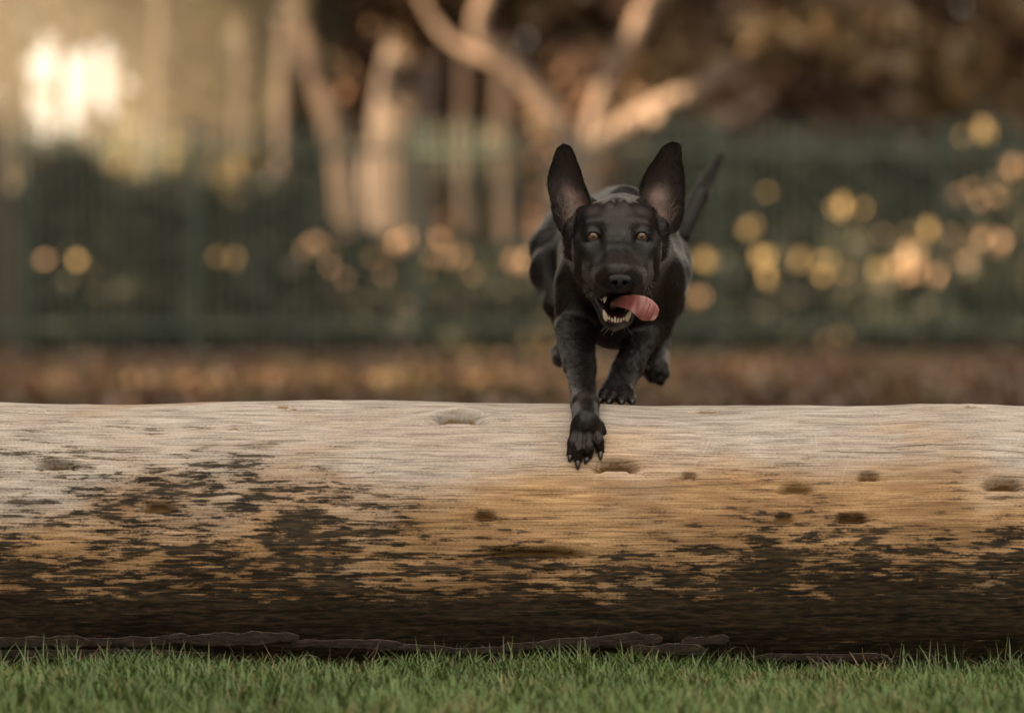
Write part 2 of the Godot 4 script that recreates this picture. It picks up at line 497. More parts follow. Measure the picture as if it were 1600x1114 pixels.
func log_textures(knots: Array) -> Array:
	var fine := streaks(64, 1024, 0.40, 1, 3)
	var mid := streaks(150, 1024, 0.09, 2, 4)
	var blotch := streaks(512, 512, 0.012, 3, 4)
	var flake := streaks(320, 1024, 0.080, 4, 5)
	var flake2 := streaks(380, 1024, 0.20, 6, 3)
	var speck := streaks(1400, 1024, 0.35, 7, 2)
	# how stained and shaded, and how warm the wood is, laid over the surface
	var W := 2048; var H := 1024
	var cx := 65; var cy := 97
	var cs := PackedFloat32Array(); cs.resize(cx * cy)
	var cw := PackedFloat32Array(); cw.resize(cx * cy)
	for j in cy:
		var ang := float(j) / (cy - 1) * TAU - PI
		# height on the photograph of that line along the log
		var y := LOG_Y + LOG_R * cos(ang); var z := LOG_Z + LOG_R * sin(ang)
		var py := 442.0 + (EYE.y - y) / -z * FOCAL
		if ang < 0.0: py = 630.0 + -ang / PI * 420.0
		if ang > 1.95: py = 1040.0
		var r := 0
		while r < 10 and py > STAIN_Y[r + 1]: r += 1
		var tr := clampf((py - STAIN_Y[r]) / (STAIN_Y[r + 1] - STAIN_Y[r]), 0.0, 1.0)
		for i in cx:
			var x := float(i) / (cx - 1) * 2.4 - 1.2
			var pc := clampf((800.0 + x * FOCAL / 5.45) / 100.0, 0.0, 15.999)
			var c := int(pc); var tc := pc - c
			cs[j * cx + i] = lerpf(lerpf(STAIN_SHADE[r][c], STAIN_SHADE[r][c + 1], tc), lerpf(STAIN_SHADE[r + 1][c], STAIN_SHADE[r + 1][c + 1], tc), tr) * 0.01
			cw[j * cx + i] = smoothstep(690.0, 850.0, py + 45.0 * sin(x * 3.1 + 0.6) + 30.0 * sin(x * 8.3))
	var col := PackedByteArray(); col.resize(W * H * 3)
	var hei := PackedByteArray(); hei.resize(W * H)
	var gam := PackedByteArray(); gam.resize(1025)
	for i in 1025:
		gam[i] = int(round(Color(i / 1024.0, 0, 0).linear_to_srgb().r * 255.0))
	for j in H:
		var fy := float(j) / H * (cy - 1)
		var iy := mini(int(fy), cy - 2); var ty := fy - iy
		for i in W:
			var q := j * W + i
			var fx := float(i) / W * (cx - 1)
			var ix := mini(int(fx), cx - 2); var tx := fx - ix
			var k := iy * cx + ix
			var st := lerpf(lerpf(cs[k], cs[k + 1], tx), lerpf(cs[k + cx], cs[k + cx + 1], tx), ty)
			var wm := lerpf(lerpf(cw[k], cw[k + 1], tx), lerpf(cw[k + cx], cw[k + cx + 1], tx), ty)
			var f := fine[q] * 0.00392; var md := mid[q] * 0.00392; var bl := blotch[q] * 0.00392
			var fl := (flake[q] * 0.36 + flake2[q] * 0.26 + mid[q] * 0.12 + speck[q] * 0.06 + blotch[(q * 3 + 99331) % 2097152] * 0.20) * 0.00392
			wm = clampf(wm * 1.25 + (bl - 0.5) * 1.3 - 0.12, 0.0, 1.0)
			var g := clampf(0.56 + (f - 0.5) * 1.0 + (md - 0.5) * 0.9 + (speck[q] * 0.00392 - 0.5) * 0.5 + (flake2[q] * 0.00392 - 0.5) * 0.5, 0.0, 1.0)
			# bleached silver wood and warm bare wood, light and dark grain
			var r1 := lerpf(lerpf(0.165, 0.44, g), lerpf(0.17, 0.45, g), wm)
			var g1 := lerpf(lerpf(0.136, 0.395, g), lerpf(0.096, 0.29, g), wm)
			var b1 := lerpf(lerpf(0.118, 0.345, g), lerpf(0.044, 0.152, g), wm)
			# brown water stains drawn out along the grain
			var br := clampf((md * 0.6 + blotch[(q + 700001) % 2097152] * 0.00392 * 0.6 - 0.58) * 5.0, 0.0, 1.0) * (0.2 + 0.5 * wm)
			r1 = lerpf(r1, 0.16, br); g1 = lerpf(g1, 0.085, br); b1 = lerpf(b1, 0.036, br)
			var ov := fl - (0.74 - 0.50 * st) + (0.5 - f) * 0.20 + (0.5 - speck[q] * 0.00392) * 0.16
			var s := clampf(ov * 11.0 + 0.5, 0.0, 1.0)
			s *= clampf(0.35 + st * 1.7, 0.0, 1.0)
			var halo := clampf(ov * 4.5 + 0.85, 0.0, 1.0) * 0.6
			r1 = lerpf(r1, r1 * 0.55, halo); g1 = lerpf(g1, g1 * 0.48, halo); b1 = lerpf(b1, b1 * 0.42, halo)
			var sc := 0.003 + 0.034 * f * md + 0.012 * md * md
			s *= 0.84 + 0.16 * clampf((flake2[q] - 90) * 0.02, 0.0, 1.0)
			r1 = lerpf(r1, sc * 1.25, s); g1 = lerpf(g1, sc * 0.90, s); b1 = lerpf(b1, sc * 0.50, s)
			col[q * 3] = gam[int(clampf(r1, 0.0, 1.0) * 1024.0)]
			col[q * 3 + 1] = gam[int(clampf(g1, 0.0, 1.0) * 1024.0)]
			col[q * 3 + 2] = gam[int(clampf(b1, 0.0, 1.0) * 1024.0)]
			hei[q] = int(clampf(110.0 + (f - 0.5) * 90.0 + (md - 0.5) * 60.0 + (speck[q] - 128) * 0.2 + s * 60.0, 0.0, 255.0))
	var im := Image.create_from_data(W, H, false, Image.FORMAT_RGB8, col)
	var hm := Image.create_from_data(W, H, false, Image.FORMAT_L8, hei)
	# rotten ochre wood inside the knots, shade painted into their lower slits
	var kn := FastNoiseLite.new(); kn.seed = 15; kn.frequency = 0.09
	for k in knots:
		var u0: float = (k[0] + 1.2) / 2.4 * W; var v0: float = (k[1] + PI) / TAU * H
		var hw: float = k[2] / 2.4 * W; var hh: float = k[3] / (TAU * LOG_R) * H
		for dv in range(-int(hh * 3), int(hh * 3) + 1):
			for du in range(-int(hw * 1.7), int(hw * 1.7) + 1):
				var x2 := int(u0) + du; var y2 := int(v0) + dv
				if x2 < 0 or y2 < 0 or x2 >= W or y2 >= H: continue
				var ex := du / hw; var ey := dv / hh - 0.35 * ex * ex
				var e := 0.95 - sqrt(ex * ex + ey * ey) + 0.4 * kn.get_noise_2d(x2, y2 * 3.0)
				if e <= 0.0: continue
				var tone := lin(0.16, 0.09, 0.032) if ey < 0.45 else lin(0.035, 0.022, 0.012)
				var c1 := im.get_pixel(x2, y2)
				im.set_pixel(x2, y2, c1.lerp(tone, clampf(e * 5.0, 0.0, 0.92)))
	# long drying cracks
	var g3 := RandomNumberGenerator.new(); g3.seed = 31
	for k in 150:
		var u3 := g3.randf_range(0.02, 0.96) * W; var v3 := g3.randf_range(0.46, 0.86) * H
		var ln3 := int(g3.randf_range(15, 170)); var dr := g3.randf_range(-0.05, 0.05)
		var dark := g3.randf_range(0.3, 0.85)
		for st3 in ln3:
			u3 += 1.0; dr += g3.randf_range(-0.02, 0.02); dr *= 0.96; v3 += dr
			if u3 > W - 2 or v3 < 1 or v3 > H - 2: break
			var fade := minf(1.0, minf(st3, ln3 - st3) / 12.0)
			var c3 := im.get_pixel(int(u3), int(v3))
			im.set_pixel(int(u3), int(v3), c3.lerp(lin(0.06, 0.042, 0.03), dark * fade))
			var h3 := hm.get_pixel(int(u3), int(v3)).r
			hm.set_pixel(int(u3), int(v3), Color(1, 1, 1) * maxf(h3 - 0.35 * dark * fade, 0.0))
	# pale scratches left by claws and shoes
	var g2 := RandomNumberGenerator.new(); g2.seed = 77
	for k in 34:
		var u := g2.randf_range(0.12, 0.9) * W; var v := g2.randf_range(0.50, 0.72) * H
		var ang2 := g2.randf_range(0.5, 2.4); var ln := g2.randf_range(12, 60)
		var bend := g2.randf_range(-0.015, 0.015)
		var al := g2.randf_range(0.1, 0.35)
		for st2 in int(ln):
			ang2 += bend
			u += cos(ang2) * 0.9; v += sin(ang2) * 0.9
			if u < 1 or v < 1 or u > W - 2 or v > H - 2: break
			var c0 := im.get_pixel(int(u), int(v))
			im.set_pixel(int(u), int(v), c0.lerp(lin(0.60, 0.50, 0.38), al))
	return [ImageTexture.create_from_image(im), ImageTexture.create_from_image(hm)]

# whether a leaf at p would stand in one of the sun's ways through the crowns
func in_sunbeam(p: Vector3, r: float) -> bool:
	for h in sun_spots:
		var v: Vector3 = p - h[0]
		var along := v.dot(to_sun)
		if along > 0.04 and (v - to_sun * along).length_squared() < pow(h[1] + r, 2.0): return true
	return false

# ---------------------------------------------------------------- fence
func build_fence():
	var d := 28.0
	var root := base("picket_fence", Vector3(0, 0, -d))
	tag(root, "long dark green metal railing fence with upright bars behind the log", "fence")
	var m := mat(lin(0.078, 0.102, 0.080), 0.55)
	var bar := Soup.new()
	var prof := [[0.0, 0.0125], [1.60, 0.0125], [1.66, 0.009], [1.69, 0.002]]
	var rings := []
	for p in prof:
		var ring := PackedVector3Array()
		for j in 6:
			var a := TAU * j / 6.0
			ring.append(Vector3(p[1] * cos(a), p[0] + 0.04, p[1] * sin(a)))
		rings.append(ring)
	loft(bar, rings)
	var bm := bar.commit()
	for i in 170:
		var o := put("picket", bm, m, root)
		o.position = Vector3(-6.5 + i * 0.077, 0, 0)
		o.rotation.y = 0.3
	for h: float in [0.24, 1.50]:
		var r := BoxMesh.new(); r.size = Vector3(13.1, 0.045, 0.02)
		var o2 := put("rail", r, m, root)
		o2.position = Vector3(0, h, 0.029)
	for px: float in [-312.0, 42.0, 305.0, 652.0, 1122.0, 1478.0, 1830.0]:
		var p := BoxMesh.new(); p.size = Vector3(0.06, 1.72, 0.06)
		var o3 := put("post", p, m, root)
		o3.position = Vector3((px - 800.0) / FOCAL * d, 0.86, -0.048)

# ---------------------------------------------------------------- trees and shrubs behind the fence
var leaf7: ArrayMesh
var leaf1: ArrayMesh
var leaf_mat: StandardMaterial3D
var bark_pale: StandardMaterial3D
var bark_dark: StandardMaterial3D

func bark(stops: Array, seed_: int) -> StandardMaterial3D:
	var t := noise_texture(0.02, 512, 512, false, 4.0, seed_)
	t.color_ramp = ramp(stops)
	var m := mat(Color.WHITE, 0.85)
	m.albedo_texture = t
	m.uv1_triplanar = true; m.uv1_scale = Vector3(1.2, 0.5, 1.2)
	m.normal_enabled = true
	m.normal_texture = noise_texture(0.05, 512, 512, true, 6.0, seed_ + 1)
	return m

func tree(called: String, label: String, limbs: Array, m: Material, foliage: Array, tones: Array, group := "", gaps: Array = []) -> Node3D:
	# limbs: arrays of [point, radius]; foliage: [centre, radii, count, size]
	var foot: Vector3 = limbs[0][0][0]
	var root := base(called, Vector3(foot.x, 0, foot.z))
	tag(root, label, "tree", group)
	var s := Soup.new()
	for l in limbs:
		var pts := []
		for p in l: pts.append(vec4(p[0] - root.position, p[1]))
		tube(s, pts, 12, 0.10)
	put("trunk", s.commit(), m, root)
	var buf := PackedFloat32Array()
	for f in foliage:
		var c: Vector3 = f[0]; var r: Vector3 = f[1]; var n: int = f[2]; var sz: float = f[3]
		var clumps := []
		for i in maxi(6, n / 45):
			var dir := Vector3(rng.randfn(), rng.randfn(), rng.randfn()).normalized() * pow(rng.randf(), 0.45)
			clumps.append([c + dir * r, rng.randf_range(0.22, 0.42), tones[rng.randi() % tones.size()]])
		for i in n:
			var k = clumps[rng.randi() % clumps.size()]
			var dv := Vector3(rng.randfn(), rng.randfn(), rng.randfn()) * 0.55
			var p: Vector3 = k[0] + dv * r * k[1]
			if p.y < 0.15: continue
			var skip := false
			for g in gaps:
				var e: Vector3 = (p - g[0]) / g[1]
				if e.x * e.x + e.y * e.y + e.z * e.z < 1.0: skip = true; break
			if skip or in_sunbeam(p, 0.16 * sz): continue
			push(buf, any_turn().scaled(Vector3.ONE * sz * rng.randf_range(0.7, 1.3)), p - root.position, k[2] * rng.randf_range(0.65, 1.35))
	if buf.size():
		scatter("crown", leaf7, leaf_mat, buf, root).set_meta("kind", "stuff")
	return root

# sunlit spots: px, py, distance, leaf count, tint 0 yellow / 1 peach / 2 pale, size
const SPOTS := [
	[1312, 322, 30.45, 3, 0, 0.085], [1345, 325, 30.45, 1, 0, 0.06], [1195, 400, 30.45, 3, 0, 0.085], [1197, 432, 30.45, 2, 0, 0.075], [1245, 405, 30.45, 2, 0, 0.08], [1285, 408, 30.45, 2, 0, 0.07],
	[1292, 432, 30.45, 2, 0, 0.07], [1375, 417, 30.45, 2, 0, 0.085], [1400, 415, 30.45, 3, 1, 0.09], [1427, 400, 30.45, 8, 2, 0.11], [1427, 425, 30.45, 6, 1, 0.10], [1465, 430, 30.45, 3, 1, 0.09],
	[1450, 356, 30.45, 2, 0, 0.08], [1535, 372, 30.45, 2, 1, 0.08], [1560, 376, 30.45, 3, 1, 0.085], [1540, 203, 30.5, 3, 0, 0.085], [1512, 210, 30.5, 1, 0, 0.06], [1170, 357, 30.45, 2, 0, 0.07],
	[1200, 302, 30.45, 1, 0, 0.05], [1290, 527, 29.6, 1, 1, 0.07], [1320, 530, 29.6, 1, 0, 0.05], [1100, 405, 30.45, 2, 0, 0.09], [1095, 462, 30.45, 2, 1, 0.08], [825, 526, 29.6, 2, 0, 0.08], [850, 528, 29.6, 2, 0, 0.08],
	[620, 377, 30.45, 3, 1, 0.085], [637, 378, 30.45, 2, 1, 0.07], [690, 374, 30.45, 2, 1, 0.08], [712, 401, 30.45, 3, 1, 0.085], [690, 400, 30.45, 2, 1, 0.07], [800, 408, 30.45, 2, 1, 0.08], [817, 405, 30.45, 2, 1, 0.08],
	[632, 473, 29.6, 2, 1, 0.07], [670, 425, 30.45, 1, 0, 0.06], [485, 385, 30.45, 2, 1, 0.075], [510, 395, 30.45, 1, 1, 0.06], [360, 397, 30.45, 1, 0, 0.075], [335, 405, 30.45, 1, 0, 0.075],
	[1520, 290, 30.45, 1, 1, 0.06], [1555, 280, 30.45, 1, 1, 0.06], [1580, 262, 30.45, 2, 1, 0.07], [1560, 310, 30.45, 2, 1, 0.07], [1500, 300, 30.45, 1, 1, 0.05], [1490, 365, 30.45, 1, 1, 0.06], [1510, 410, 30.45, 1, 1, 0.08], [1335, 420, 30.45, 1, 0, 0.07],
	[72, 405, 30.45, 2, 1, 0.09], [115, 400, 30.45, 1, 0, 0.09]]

func shrub(called: String, label: String, group: String, x: float, z: float, w: float, h: float, n: int, tones: Array, spots: Array) -> void:
	var root := base(called, Vector3(x, 0, z))
	tag(root, label, "shrub", group)
	var s := Soup.new()
	for i in 5:
		var a := TAU * i / 5.0 + rng.randf()
		tube(s, [[0, 0, 0, 0.022], [cos(a) * w * 0.12, h * 0.35, sin(a) * w * 0.1, 0.016], [cos(a) * w * 0.3, h * 0.8, sin(a) * w * 0.24, 0.006]], 6, 0.0, 3)
	put("stems", s.commit(), bark_dark, root)
	var buf := PackedFloat32Array()
	for i in n:
		var u := rng.randf(); var a2 := rng.randf_range(0, TAU); var rr := sqrt(rng.randf())
		var bulge := 0.55 + 0.5 * sin(PI * minf(u + 0.15, 1.0))
		var p := Vector3(cos(a2) * rr * w * 0.5 * bulge, 0.04 + u * h * (1.0 - 0.22 * rr) + 0.10 * noise.get_noise_2d(x * 300.0 + a2 * 50.0, 3.0), sin(a2) * rr * 0.42 * bulge)
		if in_sunbeam(p + root.position, 0.16): continue
		push(buf, any_turn().scaled(Vector3.ONE * rng.randf_range(0.6, 1.0)), p, tones[rng.randi() % tones.size()] * rng.randf_range(0.6, 1.4))
	scatter("foliage", leaf7, leaf_mat, buf, root).set_meta("kind", "stuff")
	# leaves added at the bright spots, tinted pale to read as sun glints
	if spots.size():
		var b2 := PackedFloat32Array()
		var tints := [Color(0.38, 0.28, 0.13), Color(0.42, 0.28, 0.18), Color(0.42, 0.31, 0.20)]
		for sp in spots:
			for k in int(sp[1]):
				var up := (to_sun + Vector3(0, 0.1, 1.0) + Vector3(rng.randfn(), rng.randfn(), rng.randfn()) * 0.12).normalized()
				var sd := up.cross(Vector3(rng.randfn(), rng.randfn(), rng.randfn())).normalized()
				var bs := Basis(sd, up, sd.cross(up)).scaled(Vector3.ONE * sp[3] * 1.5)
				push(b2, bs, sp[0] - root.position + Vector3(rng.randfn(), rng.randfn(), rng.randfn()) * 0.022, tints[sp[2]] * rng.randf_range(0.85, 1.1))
		scatter("glint_leaves", leaf1, leaf_mat, b2, root).set_meta("kind", "stuff")

func build_background():
	for sp in SPOTS: sun_spots.append([at(sp[0], sp[1], sp[2]), 0.08 + sp[3] * 0.02])
	# limbs and earth that the sun reaches
	for q in [[478, 60, 35, 0.16], [490, 110, 35, 0.16], [466, 20, 35, 0.16], [465, 195, 35, 0.14], [600, 65, 35, 0.14], [762, 10, 32.6, 0.12], [750, 52, 32.6, 0.10], [800, 105, 32.8, 0.09], [850, 165, 33, 0.13], [872, 190, 33, 0.13],
			[940, 150, 33.1, 0.3], [955, 105, 33.2, 0.3], [998, 45, 33.3, 0.28], [985, 185, 32.7, 0.26], [1020, 165, 32.6, 0.26], [1205, 55, 32.5, 0.12], [1100, 205, 32.2, 0.10], [447, 300, 41, 0.25], [447, 360, 41, 0.25],
			[740, 300, 42, 0.2], [728, 190, 42, 0.2], [735, 250, 42, 0.2], [385, 340, 42, 0.15], [510, 240, 42, 0.15]]:
		sun_spots.append([at(q[0], q[1], q[2]), q[3]])
	for q in [[-2.4, -21.5, 0.30], [-1.9, -21.0, 0.35], [-1.3, -21.2, 0.4], [-0.8, -21.6, 0.35], [-0.3, -21.3, 0.3], [0.3, -21.8, 0.2], [-0.6, -27.5, 0.12], [-0.2, -27.4, 0.12], [0.1, -27.3, 0.14], [1.2, -24.5, 0.14], [1.5, -24.6, 0.14], [-2.9, -19.6, 0.12], [-2.2, -18.4, 0.10], [-1.9, -18.4, 0.10]]:
		sun_spots.append([Vector3(q[0], 0.02, q[1]), q[2]])
	leaf7 = leaf_mesh(7, 0.17, 0.19, 8)
	leaf1 = leaf_mesh(1, 0.0, 1.0, 9)
	leaf_mat = mat(Color.WHITE, 0.6, true)
	leaf_mat.backlight_enabled = true; leaf_mat.backlight = Color(0.35, 0.35, 0.3)
	bark_pale = bark([[0.0, lin(0.14, 0.10, 0.08)], [0.5, lin(0.27, 0.20, 0.16)], [1.0, lin(0.42, 0.33, 0.26)]], 51)
	var bark_mid := bark([[0.0, lin(0.06, 0.045, 0.037)], [0.5, lin(0.12, 0.09, 0.074)], [1.0, lin(0.20, 0.155, 0.125)]], 81)
	bark_dark = bark([[0.0, lin(0.035, 0.026, 0.022)], [0.6, lin(0.075, 0.055, 0.045)], [1.0, lin(0.12, 0.09, 0.075)]], 61)
	var brown := [Color(0.18, 0.105, 0.066), Color(0.14, 0.09, 0.052), Color(0.20, 0.14, 0.07), Color(0.11, 0.072, 0.052)]
	var olive := [Color(0.06, 0.055, 0.026), Color(0.078, 0.06, 0.03), Color(0.045, 0.045, 0.022), Color(0.095, 0.075, 0.04)]
	var green := [Color(0.036, 0.040, 0.024), Color(0.045, 0.048, 0.028), Color(0.056, 0.05, 0.03), Color(0.04, 0.036, 0.026)]
	# ---- the forked tree behind the dog
	var d := 33.0
	var c := at(893, 250, d)
	tree("forked_tree", "pale forked tree behind the fence with limbs spreading low like a fan", [
		[[Vector3(c.x - 0.05, -0.05, c.z), 0.30], [Vector3(c.x - 0.03, 0.6, c.z), 0.24], [c, 0.22]],
		[[at(900, 262, d), 0.112], [at(875, 200, d), 0.099], [at(805, 108, d - 0.2), 0.079], [at(745, 48, d - 0.4), 0.066], [at(765, -60, d - 0.4), 0.059], [at(700, -320, d), 0.033]],
		[[at(905, 265, d), 0.112], [at(925, 195, d + 0.1), 0.092], [at(952, 110, d + 0.2), 0.086], [at(1005, 20, d + 0.3), 0.076], [at(1040, -120, d + 0.3), 0.059], [at(1080, -380, d), 0.033]],
		[[at(900, 262, d), 0.106], [at(950, 213, d - 0.2), 0.086], [at(1030, 165, d - 0.4), 0.079], [at(1130, 118, d - 0.5), 0.073], [at(1225, 35, d - 0.5), 0.066], [at(1300, -120, d - 0.3), 0.040]],
		[[at(1010, 178, d - 0.35), 0.059], [at(1100, 205, d - 0.8), 0.046], [at(1200, 150, d - 1.2), 0.033]],
		[[at(800, 104, d - 0.2), 0.053], [at(700, 60, d), 0.040], [at(640, -40, d), 0.026]]],
		bark_pale, [[Vector3(c.x, 6.4, c.z), Vector3(4.2, 2.3, 3.4), 2600, 1.3], [at(1260, 20, d - 0.6), Vector3(0.9, 0.5, 0.7), 260, 1.0], [at(760, 5, d + 1.5), Vector3(1.0, 0.5, 0.8), 240, 1.0]], brown)
	# ---- leaning pale tree and the broad grey one
	d = 35.0
	tree("leaning_tree", "slender pale tree leaning left behind the fence", [
		[[Vector3(at(548, 0, d).x, -0.05, -d), 0.17], [at(545, 330, d), 0.14], [at(530, 230, d), 0.125], [at(500, 120, d), 0.115], [at(468, 10, d), 0.10], [at(430, -200, d), 0.07]]],
		bark_mid, [[at(430, -260, d), Vector3(2.2, 1.6, 2.0), 900, 1.3]], olive)
	d = 37.0
	tree("broad_tree", "broad grey trunk with a swelling base behind the fence", [
		[[Vector3(at(612, 0, d).x, -0.05, -d), 0.50], [at(612, 330, d), 0.36], [at(628, 180, d), 0.29], [at(652, 30, d), 0.26], [at(670, -200, d), 0.2]]],
		bark([[0.0, lin(0.10, 0.08, 0.07)], [0.5, lin(0.17, 0.135, 0.115)], [1.0, lin(0.24, 0.20, 0.17)]], 71), [[at(660, -420, d), Vector3(3.6, 2.2, 3.0), 1700, 1.4]], brown)
	# ---- slim trunks further left
	for k in [[447, 41.0, 0.075, 0], [382, 42.0, 0.07, 1], [252, 43.0, 0.09, 1], [728, 42.0, 0.08, 1], [790, 44.0, 0.10, 1], [97, 46.0, 0.075, 1], [147, 47.0, 0.07, 1], [188, 46.5, 0.06, 1]]:
		d = k[1]
		var f := Vector3(at(k[0], 0, d).x, -0.05, -d)
		tree("slim_tree", ["slim pale trunk among the trees behind the fence", "slim grey trunk among the trees behind the fence"][k[3]], [
			[[f, k[2] * 1.3], [f + Vector3(0.02, 1.0, 0), k[2]], [f + Vector3(-0.04, 2.6, 0), k[2] * 0.9], [f + Vector3(0.15, 6.0, 0), k[2] * 0.5]]],
			bark_mid if k[3] == 0 else bark_dark, [[f + Vector3(0.2, 6.2, 0), Vector3(1.6, 1.5, 1.5), 420, 1.3]], olive, ["slim pale trunks behind the fence", "slim grey trunks behind the fence"][k[3]])
	d = 29.6
	var e := Vector3(at(2, 0, d).x, -0.05, -d)
	tree("dark_tree", "dark brown trunk standing close behind the fence end", [
		[[e, 0.16], [e + Vector3(0, 1.0, 0), 0.11], [e + Vector3(-0.25, 2.0, 0), 0.09], [e + Vector3(-1.2, 4.5, 0), 0.06]]], bark_dark, [[e + Vector3(-1.6, 5.2, 0), Vector3(1.6, 1.2, 1.4), 420, 1.2]], brown)
	for k in [[64, 335, 45.0, 0.26, 0.42], [272, 268, 44.0, 0.24, 0.30], [376, 255, 45.0, 0.16, 0.26], [205, 262, 46.0, 0.13, 0.30]]:
		d = k[2]
		var p3 := at(k[0], k[1], d)
		tree("yellow_sapling", "thin sapling with yellow leaves in the sun beyond the fence", [
			[[Vector3(p3.x, -0.05, p3.z), 0.035], [Vector3(p3.x + 0.03, p3.y * 0.5, p3.z), 0.028], [p3 + Vector3(0, k[4], 0), 0.01]]], bark_dark,
			[[p3, Vector3(k[3], k[4], k[3]), 90, 0.62]], [Color(0.42, 0.33, 0.10), Color(0.50, 0.40, 0.16), Color(0.36, 0.30, 0.08)], "yellow saplings beyond the fence")
		sun_spots.append([p3, 0.4])
	# ---- far wall of trees, open on the left where the sky shows
	var gaps := []
	for q in [[64, 160, 56, 160], [122, 102, 48, 100], [168, 124, 44, 100], [211, 155, 54, 150], [66, 300, 44, 90], [205, 250, 30, 30], [275, 265, 34, 34]]:
		gaps.append([at(q[0], q[1], 50.0), Vector3(q[2] * 0.5, q[3] * 0.5, 0) / FOCAL * 50.0 + Vector3(0.24, 0.28, 10.0)])
	var xs := [-9.0, -6.6, -4.3, -2.2, -0.3, 1.7, 3.6, 5.4, 7.4, 9.6]
	for i in xs.size():
		var z := -49.0 - 3.5 * sin(i * 2.3)
		var fx: float = xs[i]
		var f2 := Vector3(fx, -0.05, z)
		var left := i < 4
		tree("background_tree", "olive leafy tree far behind the fence" if left else "brown-leaved tree far behind the fence", [
			[[f2, 0.24], [f2 + Vector3(0.1, 2.2, 0), 0.18], [f2 + Vector3(-0.2, 5.0, 0), 0.12], [f2 + Vector3(0.1, 8.0, 0), 0.05]]], bark_dark,
			[[f2 + Vector3(0, 2.4, 0), Vector3(1.7, 2.2, 1.3), 1100, 1.25], [f2 + Vector3(0, 6.4, 0), Vector3(2.4, 3.0, 2.0), 1300, 1.5]],
			olive if left else brown, "olive trees far behind the fence" if left else "brown trees far behind the fence", gaps if i < 5 else [])
	# ---- shrubs along the back of the fence
	var made := []
	var x := -5.2
	while x < 5.6:
		var tall := x > 1.2
		made.append([x, -31.0 - rng.randf_range(0.1, 0.5), tall])
		x += 0.82
	var held := {}
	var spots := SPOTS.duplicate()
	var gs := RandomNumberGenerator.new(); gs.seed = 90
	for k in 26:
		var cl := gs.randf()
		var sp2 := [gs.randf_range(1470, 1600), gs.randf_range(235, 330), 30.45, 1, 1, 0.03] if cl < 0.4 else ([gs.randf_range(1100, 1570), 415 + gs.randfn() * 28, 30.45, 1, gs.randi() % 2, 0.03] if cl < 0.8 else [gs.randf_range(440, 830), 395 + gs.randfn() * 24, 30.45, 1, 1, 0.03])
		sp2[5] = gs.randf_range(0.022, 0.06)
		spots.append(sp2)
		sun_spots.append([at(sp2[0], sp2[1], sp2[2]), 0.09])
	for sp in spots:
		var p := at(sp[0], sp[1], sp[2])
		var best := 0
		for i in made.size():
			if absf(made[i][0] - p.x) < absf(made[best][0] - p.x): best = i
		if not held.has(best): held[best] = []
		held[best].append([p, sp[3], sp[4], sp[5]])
	for i in made.size():
		var k2 = made[i]
		var h := (1.75 + rng.randf_range(-0.15, 0.35)) if k2[2] else (0.85 + maxf(0.0, rng.randf_range(-0.35, 0.85)))
		shrub("tall_shrub" if k2[2] else "low_shrub", "tall dark shrub growing against the back of the fence" if k2[2] else "low dark green shrub growing along the back of the fence",
			"tall shrubs behind the fence" if k2[2] else "low shrubs behind the fence", k2[0], k2[1], 1.25, h, 700 if k2[2] else 420, green, held.get(i, []))
	litter_and_patches()

# ---------------------------------------------------------------- unseen trees added to the side to shade log and dog
func build_shade_trees():
	var s_leaf := leaf_mesh(1, 0.0, 1.0, 12)
	var m := mat(Color.WHITE, 0.6, true)
	var holes := []
	for h in sun_spots:
		# the same line of sight from the spot towards the sun, kept as point and radius
		holes.append([h[0], h[1]])
	var z := 8.0
	while z > -29.0:
		var foot := Vector3(-10.6 + 0.4 * sin(z), -0.05, z)
		var root := base("added_shade_tree", foot)
		tag(root, "unseen leafy tree in the long row added to shade lawn and log", "tree", "added row of unseen shade trees")
		var s := Soup.new()
		tube(s, [[0, 0, 0, 0.26], [0.05, 2.0, 0, 0.2], [-0.1, 5.0, 0.1, 0.14], [0.0, 9.0, 0, 0.05]], 10, 0.1)
		put("trunk", s.commit(), bark_dark, root)
		var buf := PackedFloat32Array()
		var near := []
		for h in holes:
			var t: float = (-10.6 - h[0].x) / to_sun.x
			var zz: float = h[0].z + to_sun.z * t
			if absf(zz - z) < 4.5: near.append(h)
		for i in (14000 if z < 6.0 and z > -5.0 else 6800):
			var y := rng.randf_range(0.6, 12.0 if z > -26.0 else 5.0)
			var wide := 2.2 if y < 10.0 else 1.6
			var p := Vector3(rng.randf_range(-0.9, 0.9), y, rng.randf_range(-wide, wide))
			var wp := p + foot
			var size := rng.randf_range(0.40, 0.56)
			var skip := false
			for h in near:
				var v: Vector3 = wp - h[0]
				var along := v.dot(to_sun)
				if (v - to_sun * along).length_squared() < pow(h[1] + 0.13, 2.0): skip = true; break
			if skip: continue  # leaves left out so sunbeams reach the chosen spots
			var up := (to_sun + Vector3(rng.randfn(), rng.randfn(), rng.randfn()) * 0.45).normalized()
			var sd := up.cross(Vector3(rng.randfn(), rng.randfn(), rng.randfn())).normalized()
			push(buf, Basis(sd, up, sd.cross(up)).scaled(Vector3(size, size, size * 1.2)), p, Color(0.05, 0.06, 0.025) * rng.randf_range(0.7, 1.4))
		scatter("crown", s_leaf, m, buf, root).set_meta("kind", "stuff")
		z -= 3.6

